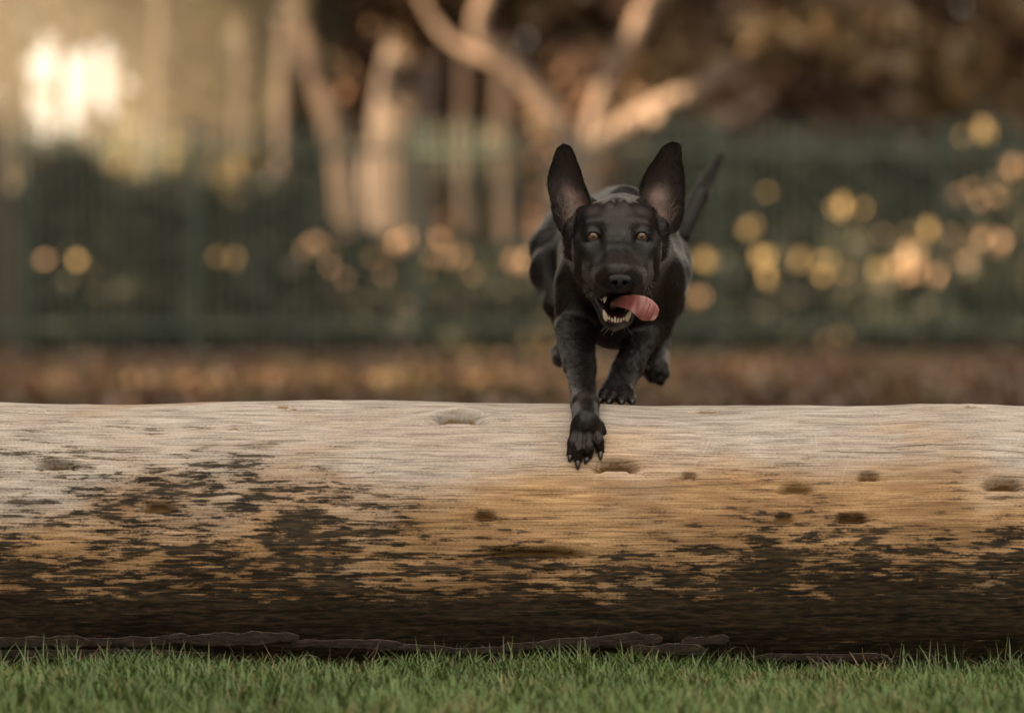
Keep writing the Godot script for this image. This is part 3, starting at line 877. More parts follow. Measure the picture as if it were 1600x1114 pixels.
func build_right_trees():  # unseen trees added to cut the light from the side
	var tones := [Color(0.03, 0.04, 0.02), Color(0.05, 0.05, 0.025), Color(0.06, 0.045, 0.025)]
	for i in 7:
		var f := Vector3(10.5 + 0.8 * sin(i * 2.1), -0.05, 6.0 - i * 5.0)
		tree("added_side_tree", "unseen dark tree in the loose row added to block side light", [[[f, 0.25], [f + Vector3(0.1, 3, 0), 0.18], [f + Vector3(0, 8, 0), 0.05]]], bark_dark,
			[[f + Vector3(0, 4.6, 0), Vector3(1.8, 4.0, 2.4), 900, 2.4]], tones, "added row of unseen dark trees")

func build_overhang():
	# unseen tree added so its shade darkens the dog's back and rear earth
	var f := Vector3(-6.5, -0.05, -13.0)
	tree("added_overhang_tree", "unseen spreading tree added to shade the dog and the earth behind the log", [
		[[f, 0.38], [f + Vector3(0.2, 2.5, 0), 0.3], [f + Vector3(0.8, 5.0, 0), 0.24], [f + Vector3(1.5, 8.0, 0), 0.1]],
		[[f + Vector3(0.6, 4.2, 0), 0.18], [f + Vector3(3.0, 5.6, 0.3), 0.14], [f + Vector3(6.5, 6.2, 0.6), 0.09], [f + Vector3(9.5, 6.5, 0.2), 0.04]]],
		bark_dark, [[Vector3(0.3, 6.4, -12.5), Vector3(6.2, 1.5, 4.6), 3400, 2.1]], [Color(0.05, 0.05, 0.025), Color(0.07, 0.06, 0.03), Color(0.09, 0.06, 0.035)])

func build_haze():
	var f := FogVolume.new()
	f.name = "sunlit_haze"
	f.shape = RenderingServer.FOG_VOLUME_SHAPE_ELLIPSOID
	f.size = Vector3(6.6, 6.6, 9.0)
	var fm := FogMaterial.new()
	fm.albedo = Color(1.0, 0.94, 0.82)
	fm.density = 0.045
	f.material = fm
	add_child(f)
	f.position = at(-90, -110, 33.5)
	tag(f, "warm sunlit haze hanging under the trees on the far side of the fence", "haze", "", "stuff")

# ---------------------------------------------------------------- grass in front of the log
func blade_clump(n: int, seed_: int, lean := 1.0) -> ArrayMesh:
	var g := RandomNumberGenerator.new(); g.seed = seed_
	var s := Soup.new()
	for i in n:
		var o := Vector3(g.randf_range(-1, 1), 0, g.randf_range(-1, 1)) * 0.014
		var a := g.randf_range(0, TAU)
		var dir := Vector3(cos(a), 0, sin(a))
		var side := Vector3(-sin(a), 0, cos(a))
		var h := g.randf_range(0.026, 0.056)
		var bend := g.randf_range(0.15, 1.25) * lean
		var w := g.randf_range(0.0009, 0.0017)
		var f := s.v.size()
		var tone := g.randf_range(0.75, 1.2)
		var hue := g.randf()
		var cc := Color(tone * lerpf(0.85, 1.25, hue), tone, tone * lerpf(1.0, 0.8, hue))
		for k in 5:
			var t := k / 4.0
			var p := o + dir * (h * bend * t * t) + Vector3(0, h * (t - 0.28 * bend * t * t), 0)
			var ww := w * (1.0 - t * t * 0.92)
			var nn := (dir * -0.6 + Vector3(0, 0.5, 0) + side * 0.0).normalized()
			s.v.append(p - side * ww); s.v.append(p + side * ww)
			s.n.append((nn - side * 0.4).normalized()); s.n.append((nn + side * 0.4).normalized())
			s.c.append(cc); s.c.append(cc)
		for k in 4:
			var q := f + k * 2
			s.idx.append_array(PackedInt32Array([q, q + 2, q + 1, q + 1, q + 2, q + 3]))
	return s.commit()

func build_grass():
	var m := mat(Color.WHITE, 0.55, true)
	m.backlight_enabled = true; m.backlight = Color(0.35, 0.4, 0.15)
	var lawn := base("grass")
	tag(lawn, "short green grass growing in front of the log", "grass", "", "stuff")
	for v in 3:
		var cl := blade_clump(11, 200 + v)
		var buf := PackedFloat32Array()
		for i in 6500:
			var near := rng.randf()
			var z := -5.37 + pow(rng.randf(), 1.5) * 1.9
			var x := rng.randf_range(-1.5, 1.5) if near < 0.75 else rng.randf_range(-4.0, 4.0)
			if z < -5.34 and rng.randf() < 0.4: continue
			var patch := noise.get_noise_2d(x * 120.0, z * 120.0)
			var sc := rng.randf_range(0.42, 0.95) * (1.0 + 0.6 * patch)
			var tone := rng.randf_range(0.8, 1.2) * (1.0 + 0.3 * noise.get_noise_2d(x * 60.0 + 90.0, z * 60.0))
			var c := Color(0.074, 0.124, 0.025) * tone
			if rng.randf() < 0.14: c = Color(0.16, 0.135, 0.05) * tone
			push(buf, Basis(Vector3.UP, rng.randf_range(0, TAU)).scaled(Vector3(sc * 1.1, sc, sc * 1.1)), Vector3(x, -0.002, z), c)
		scatter("blades", cl, m, buf, lawn).set_meta("kind", "stuff")
	# longer blades against the foot of the log
	var long := blade_clump(4, 300, 0.55)
	var b2 := PackedFloat32Array()
	for i in 900:
		var x2 := rng.randf_range(-2.2, 2.2)
		if noise.get_noise_1d(x2 * 260.0) < -0.05: continue
		var s2 := rng.randf_range(0.7, 1.35)
		push(b2, Basis(Vector3.UP, rng.randf_range(0, TAU)).scaled(Vector3(s2, s2, s2)), Vector3(x2, -0.002, rng.randf_range(-5.38, -5.31)), Color(0.075, 0.115, 0.04) * rng.randf_range(0.8, 1.25))
	tag(scatter("long_grass", long, m, b2), "longer upright grass blades along the foot of the log", "grass", "", "stuff")
	# dry stalks and debris under the log
	var straw := blade_clump(3, 301, 1.2)
	var b3 := PackedFloat32Array()
	var sm := mat(Color.WHITE, 0.8, true)
	for i in 420:
		var bs := Basis.from_euler(Vector3(rng.randf_range(-1.3, 1.3), rng.randf_range(0, TAU), rng.randf_range(-1.3, 1.3)))
		push(b3, bs.scaled(Vector3.ONE * rng.randf_range(0.35, 0.8)), Vector3(rng.randf_range(-1.6, 1.6), rng.randf_range(0.004, 0.022), rng.randf_range(-5.41, -5.34)), Color(0.10, 0.072, 0.05) * rng.randf_range(0.6, 1.4))
	tag(scatter("dry_stalks", straw, sm, b3), "thin brown dry stalks caught under the log", "stalks", "", "stuff")

# ---------------------------------------------------------------- the dog
var HEAD := Vector3.ZERO
var pt := PackedInt32Array()       # 0 capsule, 1 ellipsoid; +2 carved out
var pa := PackedVector3Array()
var pb := PackedVector3Array()
var p0 := PackedFloat32Array()
var p1 := PackedFloat32Array()
var pk := PackedFloat32Array()
var pm := PackedFloat32Array()     # 1 / squared length of the bone

func hd(x: float, y: float, z: float) -> Vector3:
	return HEAD + Vector3(x, y, z) * 0.001

func bone(a: Vector3, b: Vector3, ra: float, rb: float, k := 0.02, carve := false):
	pt.append(2 if carve else 0); pa.append(a); pb.append(b); p0.append(ra); p1.append(rb); pk.append(k)
	pm.append(1.0 / maxf((b - a).length_squared(), 1e-9))

func lump(c: Vector3, r: Vector3, k := 0.02, carve := false):
	pt.append(3 if carve else 1); pa.append(c); pb.append(r); p0.append(0.0); p1.append(0.0); pk.append(k); pm.append(0.0)

func hbone(a: Array, b: Array, ra: float, rb: float, k := 12.0, carve := false):
	bone(hd(a[0], a[1], a[2]), hd(b[0], b[1], b[2]), ra * 0.001, rb * 0.001, k * 0.001, carve)

func hlump(c: Array, r: Array, k := 12.0, carve := false):
	lump(hd(c[0], c[1], c[2]), Vector3(r[0], r[1], r[2]) * 0.001, k * 0.001, carve)

func one(i: int, p: Vector3) -> float:
	if pt[i] & 1:
		var e := p - pa[i]
		var r := pb[i]
		var q := e / r
		var k0 := q.length()
		var k1 := (q / r).length()
		return (k0 - 1.0) * k0 / k1 if k1 > 1e-9 else -minf(r.x, minf(r.y, r.z))
	var a := pa[i]
	var ab := pb[i] - a
	var t := clampf((p - a).dot(ab) * pm[i], 0.0, 1.0)
	return (p - a - ab * t).length() - lerpf(p0[i], p1[i], t)

func field(p: Vector3, use: PackedInt32Array) -> float:
	var d := 1.0
	for i in use:
		var e := one(i, p)
		var k := pk[i]
		if pt[i] & 2:
			e = -e
			var h := maxf(k - absf(d - e), 0.0)
			d = maxf(d, e) + h * h * 0.25 / k
		else:
			var h2 := maxf(k - absf(d - e), 0.0)
			d = minf(d, e) - h2 * h2 * 0.25 / k
	return d

func nets(s: Soup, lo: Vector3, hi: Vector3, cell: float, holes: Array, paint: Callable) -> void:
	# surface nets over the joined bones, block by block, only where the surface can be
	var B := 6
	var nb := ((hi - lo) / (cell * B)).ceil()
	var nx := int(nb.x) * B; var ny := int(nb.y) * B
	var half := cell * B * 0.5 * 1.7321
	var vert := {}
	var edges := PackedInt32Array()
	var N := B + 1
	var val := PackedFloat32Array(); val.resize(N * N * N)
	for bz in int(nb.z):
		for by in int(nb.y):
			for bx in int(nb.x):
				var org := lo + Vector3(bx, by, bz) * cell * B
				var mid := org + Vector3.ONE * cell * B * 0.5
				var use := PackedInt32Array()
				var dmin := 1.0
				for i in pt.size():
					var e := one(i, mid)
					if e < half + 0.035:
						use.append(i)
						if not (pt[i] & 2): dmin = minf(dmin, e)
				if dmin > half + 0.02: continue
				var dm := field(mid, use)
				if dm < -half * 1.3 - 0.02: continue
				for z in N:
					for y in N:
						for x in N:
							val[(z * N + y) * N + x] = field(org + Vector3(x, y, z) * cell, use)
				for z in B:
					for y in B:
						for x in B:
							var q := (z * N + y) * N + x
							var v0 := val[q]
							var mask := 0
							var sum := Vector3.ZERO; var cnt := 0
							var c8 := [v0, val[q + 1], val[q + N], val[q + N + 1], val[q + N * N], val[q + N * N + 1], val[q + N * N + N], val[q + N * N + N + 1]]
							for k in 8:
								if c8[k] < 0.0: mask |= 1 << k
							if mask == 0 or mask == 255: continue
							var gx := bx * B + x; var gy := by * B + y; var gz := bz * B + z
							for ed in [[0, 1], [2, 3], [4, 5], [6, 7], [0, 2], [1, 3], [4, 6], [5, 7], [0, 4], [1, 5], [2, 6], [3, 7]]:
								var a: float = c8[ed[0]]; var b: float = c8[ed[1]]
								if (a < 0.0) != (b < 0.0):
									var t := a / (a - b)
									var f0 := Vector3(ed[0] & 1, (ed[0] >> 1) & 1, ed[0] >> 2); var f1 := Vector3(ed[1] & 1, (ed[1] >> 1) & 1, ed[1] >> 2)
									sum += f0.lerp(f1, t); cnt += 1
							var id := (gz * ny + gy) * nx + gx
							var pos := org + (Vector3(x, y, z) + sum / cnt) * cell
							vert[id] = s.v.size()
							var ep := 0.0015
							var nrm := Vector3(field(pos + Vector3(ep, 0, 0), use) - field(pos - Vector3(ep, 0, 0), use), field(pos + Vector3(0, ep, 0), use) - field(pos - Vector3(0, ep, 0), use), field(pos + Vector3(0, 0, ep), use) - field(pos - Vector3(0, 0, ep), use))
							s.v.append(pos); s.n.append(nrm.normalized()); s.c.append(paint.call(pos))
							if (v0 < 0.0) != (c8[1] < 0.0): edges.append_array(PackedInt32Array([gx, gy, gz, 0, int(v0 < 0.0)]))
							if (v0 < 0.0) != (c8[2] < 0.0): edges.append_array(PackedInt32Array([gx, gy, gz, 1, int(v0 < 0.0)]))
							if (v0 < 0.0) != (c8[4] < 0.0): edges.append_array(PackedInt32Array([gx, gy, gz, 2, int(v0 < 0.0)]))
	for e in range(0, edges.size(), 5):
		var x := edges[e]; var y := edges[e + 1]; var z := edges[e + 2]; var ax := edges[e + 3]
		var id := (z * ny + y) * nx + x
		var du := [nx, nx * ny, 1][ax] as int      # the two axes across the edge
		var dv := [nx * ny, 1, nx][ax] as int
		var i0 = vert.get(id); var i1 = vert.get(id - du); var i2 = vert.get(id - du - dv); var i3 = vert.get(id - dv)
		if i0 == null or i1 == null or i2 == null or i3 == null: continue
		var c := (s.v[i0] + s.v[i2]) * 0.5
		var out := false
		for h in holes:
			if (h as AABB).has_point(c): out = true
		if out: continue
		if edges[e + 4]: s.idx.append_array(PackedInt32Array([i0, i2, i1, i0, i3, i2]))
		else: s.idx.append_array(PackedInt32Array([i0, i1, i2, i0, i2, i3]))

func coat(p: Vector3) -> Color:
	var h := (p - HEAD) * 1000.0
	var n := 1.0 + 0.25 * noise.get_noise_3dv(p * 900.0)
	var c := Color(0.008, 0.0066, 0.0057) * n
	# inside of the mouth
	if h.y < -78.0 and h.y > -126.0 and h.z > -35.0 and absf(h.x + 3.0) < 32.0:
		var in_mouth := one(mouth_bone, p)
		if in_mouth < 0.0022: return Color(0.10, 0.028, 0.032) * n
		if in_mouth < 0.005 and h.y < -90.0: return Color(0.05, 0.022, 0.02) * n
	# bare dark skin of the lids and lips
	if absf(absf(h.x) - 34.8) < 11.5 and absf(h.y) < 8.5 and h.z > -22.0: return Color(0.0035, 0.003, 0.003)
	# grey hair on the chin
	if h.y < -120.0 and h.y > -145.0 and h.z > 15.0 and absf(h.x) < 34.0:
		var g := clampf((-120.0 - h.y) / 8.0, 0.0, 1.0) * (0.5 + 0.5 * clampf(noise.get_noise_3dv(p * 2600.0) * 3.0, -1.0, 1.0))
		c = c.lerp(Color(0.24, 0.21, 0.18), g * 0.6)
	return c

var mouth_bone := 0

func paw(knuckle: Vector3, toes: Array, r: float, root: Node3D, claw_m: Material, claw_len := 0.012) -> void:
	# toes: [root, bend, tip, claw end]
	for t in toes:
		bone(knuckle.lerp(t[0], 0.35), t[0], r * 1.15, r * 1.0, 0.010)
		bone(t[0], t[1], r * 0.98, r * 0.98, 0.003)
		bone(t[1], t[2], r * 1.02, r * 0.85, 0.0025)
		var s := Soup.new()
		var dir: Vector3 = (t[3] - t[2]).normalized()
		var a: Vector3 = t[2] + dir * r * 0.25
		var b: Vector3 = t[3]
		var up := Vector3(0, 0.35, 0.5).normalized() * 0.0016
		tube(s, [vec4(a, 0.0040), vec4(a.lerp(b, 0.55) + up, 0.0036), vec4(b, 0.0014)], 8, 0.0, 3)
		for i in s.v.size(): s.v[i] -= root.position
		put("claw", s.commit(), claw_m, root)

func build_dog():
	HEAD = at(965.4, 369, 5.57)
	var root := base("dog", Vector3(0.15, 0.0, -5.9))
	tag(root, "black short-haired dog leaping over the log with ears up and tongue out", "dog")
	# ------------- trunk and neck
	bone(hd(0, -8, -95), at(968, 385, 5.80), 0.058, 0.080, 0.04)
	bone(hd(0, -50, -75), at(966, 440, 5.82), 0.048, 0.072, 0.04)
	lump(at(970, 445, 5.90), Vector3(0.082, 0.080, 0.09), 0.03)
	bone(at(935, 470, 5.80), at(950, 505, 5.83), 0.034, 0.026, 0.02)
	bone(at(998, 468, 5.82), at(975, 505, 5.83), 0.034, 0.026, 0.02)
	bone(at(958, 499, 5.85), at(962, 503, 6.05), 0.033, 0.036, 0.05)
	bone(at(968, 415, 5.98), at(966, 405, 6.35), 0.096, 0.100, 0.04)
	bone(at(966, 405, 6.35), at(960, 388, 6.6), 0.095, 0.085, 0.04)
	bone(at(978, 316, 5.98), at(970, 336, 6.3), 0.026, 0.045, 0.035)
	bone(at(950, 340, 5.96), at(914, 430, 5.81), 0.030, 0.040, 0.015)
	bone(at(992, 338, 5.96), at(1026, 425, 5.84), 0.034, 0.042, 0.015)
	bone(at(1040, 380, 5.92), at(1052, 425, 5.86), 0.024, 0.024, 0.012)
	bone(at(1052, 425, 5.86), at(1034, 478, 5.85), 0.024, 0.02, 0.012)
	bone(at(898, 400, 5.88), at(890, 455, 5.81), 0.022, 0.022, 0.012)
	bone(at(1015, 372, 5.80), at(1008, 440, 5.78), 0.022, 0.024, 0.014)
	bone(at(915, 378, 5.80), at(924, 440, 5.77), 0.022, 0.024, 0.014)
	lump(at(960, 388, 6.62), Vector3(0.085, 0.09, 0.1), 0.05)
	# ------------- right foreleg, reaching down the front of the log
	bone(at(910, 445, 5.79), at(901, 512, 5.79), 0.041, 0.034, 0.015)
	bone(at(898, 518, 5.77), at(905, 570, 5.66), 0.0265, 0.0220, 0.014)
	bone(at(905, 570, 5.66), at(914, 630, 5.535), 0.0208, 0.0175, 0.010)
	bone(at(886, 512, 5.755), at(898, 572, 5.645), 0.019, 0.013, 0.008)
	bone(at(898, 572, 5.640), at(910, 628, 5.518), 0.0115, 0.0085, 0.006)
	bone(at(912, 525, 5.745), at(919, 585, 5.635), 0.0165, 0.010, 0.008)
	lump(at(916, 626, 5.518), Vector3(0.016, 0.013, 0.012), 0.007)
	var kn := log_hit(916, 660, 0.028)
	bone(at(914, 630, 5.535), kn, 0.0195, 0.0195, 0.012)
	# ------------- left foreleg, on the crest of the log
	bone(at(1026, 440, 5.83), at(1016, 505, 5.87), 0.043, 0.035, 0.015)
	bone(at(1012, 505, 5.86), at(983, 572, 5.77), 0.029, 0.0200, 0.016)
	bone(at(1004, 512, 5.83), at(976, 570, 5.745), 0.015, 0.010, 0.008)
	bone(at(1026, 505, 5.84), at(992, 566, 5.75), 0.014, 0.010, 0.008)
	lump(at(980, 572, 5.752), Vector3(0.017, 0.014, 0.012), 0.007)
	var kn2 := at(966, 605, 5.70)
	bone(at(983, 572, 5.77), kn2, 0.0205, 0.022, 0.012)
	# ------------- hind legs
	bone(at(892, 372, 6.55), at(864, 422, 6.36), 0.050, 0.036, 0.03)
	bone(at(890, 360, 6.5), at(860, 385, 6.42), 0.045, 0.033, 0.03)
	bone(at(864, 425, 6.36), at(872, 474, 6.28), 0.035, 0.022, 0.02)
	bone(at(872, 474, 6.28), at(888, 525, 6.40), 0.022, 0.016, 0.015)
	bone(at(888, 525, 6.40), at(879, 556, 6.22), 0.015, 0.019, 0.012)
	bone(at(879, 550, 6.22), at(874, 562, 6.18), 0.016, 0.011, 0.01)
	bone(at(1030, 415, 6.5), at(1040, 468, 6.36), 0.058, 0.032, 0.03)
	bone(at(1040, 468, 6.36), at(1030, 545, 6.27), 0.026, 0.0145, 0.02)
	bone(at(1030, 545, 6.27), at(1025, 572, 6.2), 0.0155, 0.019, 0.012)
	lump(at(1024, 578, 6.19), Vector3(0.0205, 0.021, 0.018), 0.008)
	for q in [[1010, 577], [1019, 590], [1032, 594], [1039, 583]]:
		lump(at(q[0], q[1], 6.172), Vector3(0.0085, 0.0095, 0.011), 0.004)
	lump(at(1026, 579, 6.165), Vector3(0.010, 0.007, 0.010), 0.003)
	# ------------- tail
	bone(at(990, 385, 6.62), at(1062, 366, 6.70), 0.024, 0.0185, 0.02)
	bone(at(1062, 366, 6.70), at(1095, 302, 6.77), 0.0185, 0.0150, 0.008)
	bone(at(1095, 302, 6.77), at(1127, 242, 6.86), 0.0150, 0.006, 0.008)
	# ------------- head
	hlump([0, 4, -74], [56, 50, 72], 16)
	hbone([0, 32, -40], [0, 32, -98], 23, 25, 12)
	for sx: float in [-1.0, 1.0]:
		hbone([sx * 28, 20, -60], [sx * 28, 16, -108], 29, 30, 10)
		hlump([sx * 42, -24, -52], [23, 32, 46], 16)
		hbone([sx * 52, -8, -44], [sx * 40, -22, -20], 11, 9, 10)
		hbone([sx * 14, 15, -14], [sx * 38, 15, -26], 10.5, 9, 14)
		hbone([sx * 9, 2, -16], [sx * 9, -24, 24], 15, 12, 9)
		hbone([sx * 9, -24, 24], [sx * 8.5, -50, 80], 12, 11.5, 8)
		hbone([sx * 26, -46, 0], [sx * 15.5, -62, 66], 23, 19.5, 12)
		hbone([sx * 33, -56, -4], [sx * 23, -76, 46], 18, 14, 9)
		hbone([sx * 33, -24, -16], [sx * 23, -42, 24], 17, 14, 14)
		hbone([sx * 46, -52, -44], [sx * 32, -84, -22], 17, 11, 9)
		hbone([sx * 44, 42, -104], [sx * 62, 24, -104], 18, 15, 12)
		hbone([sx * 68, 14, -92], [sx * 64, -24, -94], 11, 11, 9)
		# eyelids round the eyeball
		hlump([sx * 34.8, 0.2, -17.0], [14.5, 12.6, 13.8], 5)
	hlump([0, -62, 72], [18, 19, 16], 8)
	# faint furrow of the brow
	hbone([0, 68, -62], [0, 27, 7], 3, 3, 12, true)
	# lower jaw
	for sx: float in [-1.0, 1.0]:
		hbone([sx * 36 - 1, -74, -25], [sx * 16 - 3, -116, 36], 9, 8.0, 7)
	hbone([-15, -121, 36], [9, -121, 36], 9.5, 9.5, 7)
	hbone([-4, -125, 34], [-3, -100, -50], 10, 24, 12)
	mouth_bone = pt.size()
	hbone([-3, -90, -22], [-3, -107, 58], 19, 15.5, 3, true)
	# eye openings
	for sx: float in [-1.0, 1.0]:
		hbone([sx * 31.5, -0.6, -2], [sx * 38.3, 0.4, -3.5], 5.7, 5.1, 1.6, true)
		hlump([sx * 34.8, -0.2, -1], [8.9, 6.0, 9], 1.5, true)
	# ------------- paws
	var claw_m := mat(lin(0.014, 0.012, 0.011), 0.4)
	claw_m.clearcoat_enabled = true; claw_m.clearcoat = 0.25; claw_m.clearcoat_roughness = 0.15
	var r := 0.0071
	var toes := []
	for t in [[900, 668, 894.5, 692, 892, 709, 890, 722], [908, 672, 904.5, 702, 903, 718, 903, 734], [920, 672, 920.5, 700, 919.5, 713, 914.5, 725], [931, 668, 936.5, 690, 938.5, 704, 938.5, 719]]:
		toes.append([log_hit(t[0], t[1], 0.024), log_hit(t[2], t[3], 0.017), log_hit(t[4], t[5], r * 0.9), log_hit(t[6], t[7], 0.003)])
	paw(kn, toes, r, root, claw_m)
	bone(log_hit(938, 664, 0.022), log_hit(944, 676, 0.014), 0.006, 0.0045, 0.006)
	toes = []
	for t in [[953, 603, 943, 616, 938, 624, 935.5, 629], [960, 606, 955, 618, 953, 625, 950.5, 630], [969, 607, 971, 619, 971, 626, 972, 631], [977, 604, 985, 617, 987, 625, 989, 630]]:
		toes.append([at(t[0], t[1], 5.675), at(t[2], t[3], 5.645), at(t[4], t[5], 5.628), at(t[6], t[7], 5.615)])
	paw(kn2, toes, 0.0082, root, claw_m)
	bone(at(968, 572, 5.75), at(959, 574, 5.74), 0.007, 0.0035, 0.006)
	# ------------- skin the bones
	var s := Soup.new()
	var hb := AABB(HEAD + Vector3(-0.085, -0.15, -0.165), Vector3(0.17, 0.225, 0.275))
	var fb := AABB(Vector3(0.068, 0.27, -5.60), Vector3(0.080, 0.16, 0.20))
	var fb2 := AABB(Vector3(0.115, 0.365, -5.80), Vector3(0.085, 0.066, 0.20))
	var hp := AABB(at(1024, 577, 6.19) - Vector3(0.035, 0.037, 0.05), Vector3(0.07, 0.07, 0.10))
	nets(s, Vector3(0.0, 0.25, -6.95), Vector3(0.42, 0.80, -5.38), 0.0085, [hb.grow(-0.009), fb.grow(-0.009), fb2.grow(-0.009), hp.grow(-0.009)], coat)
	var eb := []
	for sx: float in [-1.0, 1.0]: eb.append(AABB(hd(sx * 35 - 17, -15, -32), Vector3(0.034, 0.031, 0.036)))
	nets(s, hb.position, hb.end, 0.0032, [eb[0].grow(-0.003), eb[1].grow(-0.003)], coat)
	nets(s, eb[0].position, eb[0].end, 0.0013, [], coat)
	nets(s, eb[1].position, eb[1].end, 0.0013, [], coat)
	nets(s, fb.position, fb.end, 0.0028, [], coat)
	nets(s, fb2.position, fb2.end, 0.0030, [], coat)
	nets(s, hp.position, hp.end, 0.0032, [], coat)
	ear(s, [[224.8, 877, 890, -66], [227.5, 873, 893.5, -67], [234, 868.5, 898, -70], [246, 865, 902.5, -74], [262, 860, 908.5, -77], [280, 856, 914, -78], [298, 857.5, 921, -76], [310, 860, 925, -74], [322, 862, 926, -72], [336, 865, 920, -72], [350, 870, 908, -76], [362, 876, 902, -82]], -1.0)
	ear(s, [[220.5, 1049, 1062, -66], [223.5, 1043, 1066, -68], [232, 1034, 1068.5, -71], [246, 1025, 1069, -75], [262, 1014, 1071.5, -78], [280, 1005, 1074, -79], [296, 1001, 1074.5, -77], [310, 1004, 1073.5, -74], [324, 1008, 1073, -72], [338, 1014, 1071, -72], [352, 1022, 1066, -76], [364, 1028, 1058, -82]], 1.0)
	var tri_end := s.idx.size()
	for i in s.v.size(): s.v[i] -= root.position
	var cm := mat(Color.WHITE, 0.45, true)
	cm.metallic_specular = 0.34
	cm.normal_enabled = true
	cm.normal_texture = noise_texture(0.06, 512, 512, true, 5.0, 91)
	cm.normal_scale = 0.35
	cm.uv1_triplanar = true; cm.uv1_scale = Vector3(9, 5, 9)
	put("body", s.commit(), cm, root)
	fur(s, root)
	face(root)

func ear(s: Soup, rows: Array, side: float) -> void:
	var path := smooth_path(rows, 3)
	var rings := []; var cols := []
	var n := 18
	for i in path.size():
		var y: float = (369.0 - path[i][0]) / 1.084
		var xl: float = (path[i][1] - 965.4) / 1.084; var xr: float = (path[i][2] - 965.4) / 1.084
		var w := (xr - xl) * 0.5
		var z: float = path[i][3]
		var t := float(i) / (path.size() - 1)
		xl += 1.3 * noise.get_noise_2d(y * 14.0, 7.0 + side); xr += 1.3 * noise.get_noise_2d(y * 14.0, 70.0 + side)
		var cup := w * lerpf(0.42, 0.75, t)
		var ring := PackedVector3Array(); var cc := []
		for j in n * 2:
			var front := j < n
			var u := (float(j) / (n - 1)) * 2.0 - 1.0 if front else 1.0 - (float(j - n) / (n - 1)) * 2.0
			var thick := (2.2 + 5.0 * t) * sqrt(maxf(1.0 - u * u, 0.02))
			# the inner edge folds forward more than the outer one
			var zz := z - cup * (1.0 - u * u) + 5.0 * maxf(u * side, 0.0) * t
			if not front: zz -= thick
			var ripple := 1.2 * noise.get_noise_3d(u * 60.0, y * 2.0, side * 50.0)
			ring.append(hd(lerpf(xl, xr, u * 0.5 + 0.5), y + 2.0 * (1.0 - u * u) * (1.0 - t), zz + ripple))
			var c := Color(0.014, 0.0125, 0.0115)
			if front:
				var inner := exp(-pow((u + side * 0.15) / 0.40, 2.0)) * smoothstep(0.44, 0.62, t) * (1.0 - smoothstep(0.86, 0.99, t))
				var hair := 0.75 + 0.5 * noise.get_noise_3d(u * 400.0, y * 8.0, 4.0)
				c = Color(0.028, 0.022, 0.02).lerp(Color(0.21, 0.135, 0.12), clampf(inner * hair, 0.0, 1.0)) if absf(u) < 0.86 else c
			cc.append(c)
		rings.append(ring); cols.append(cc)
	loft(s, rings, cols)

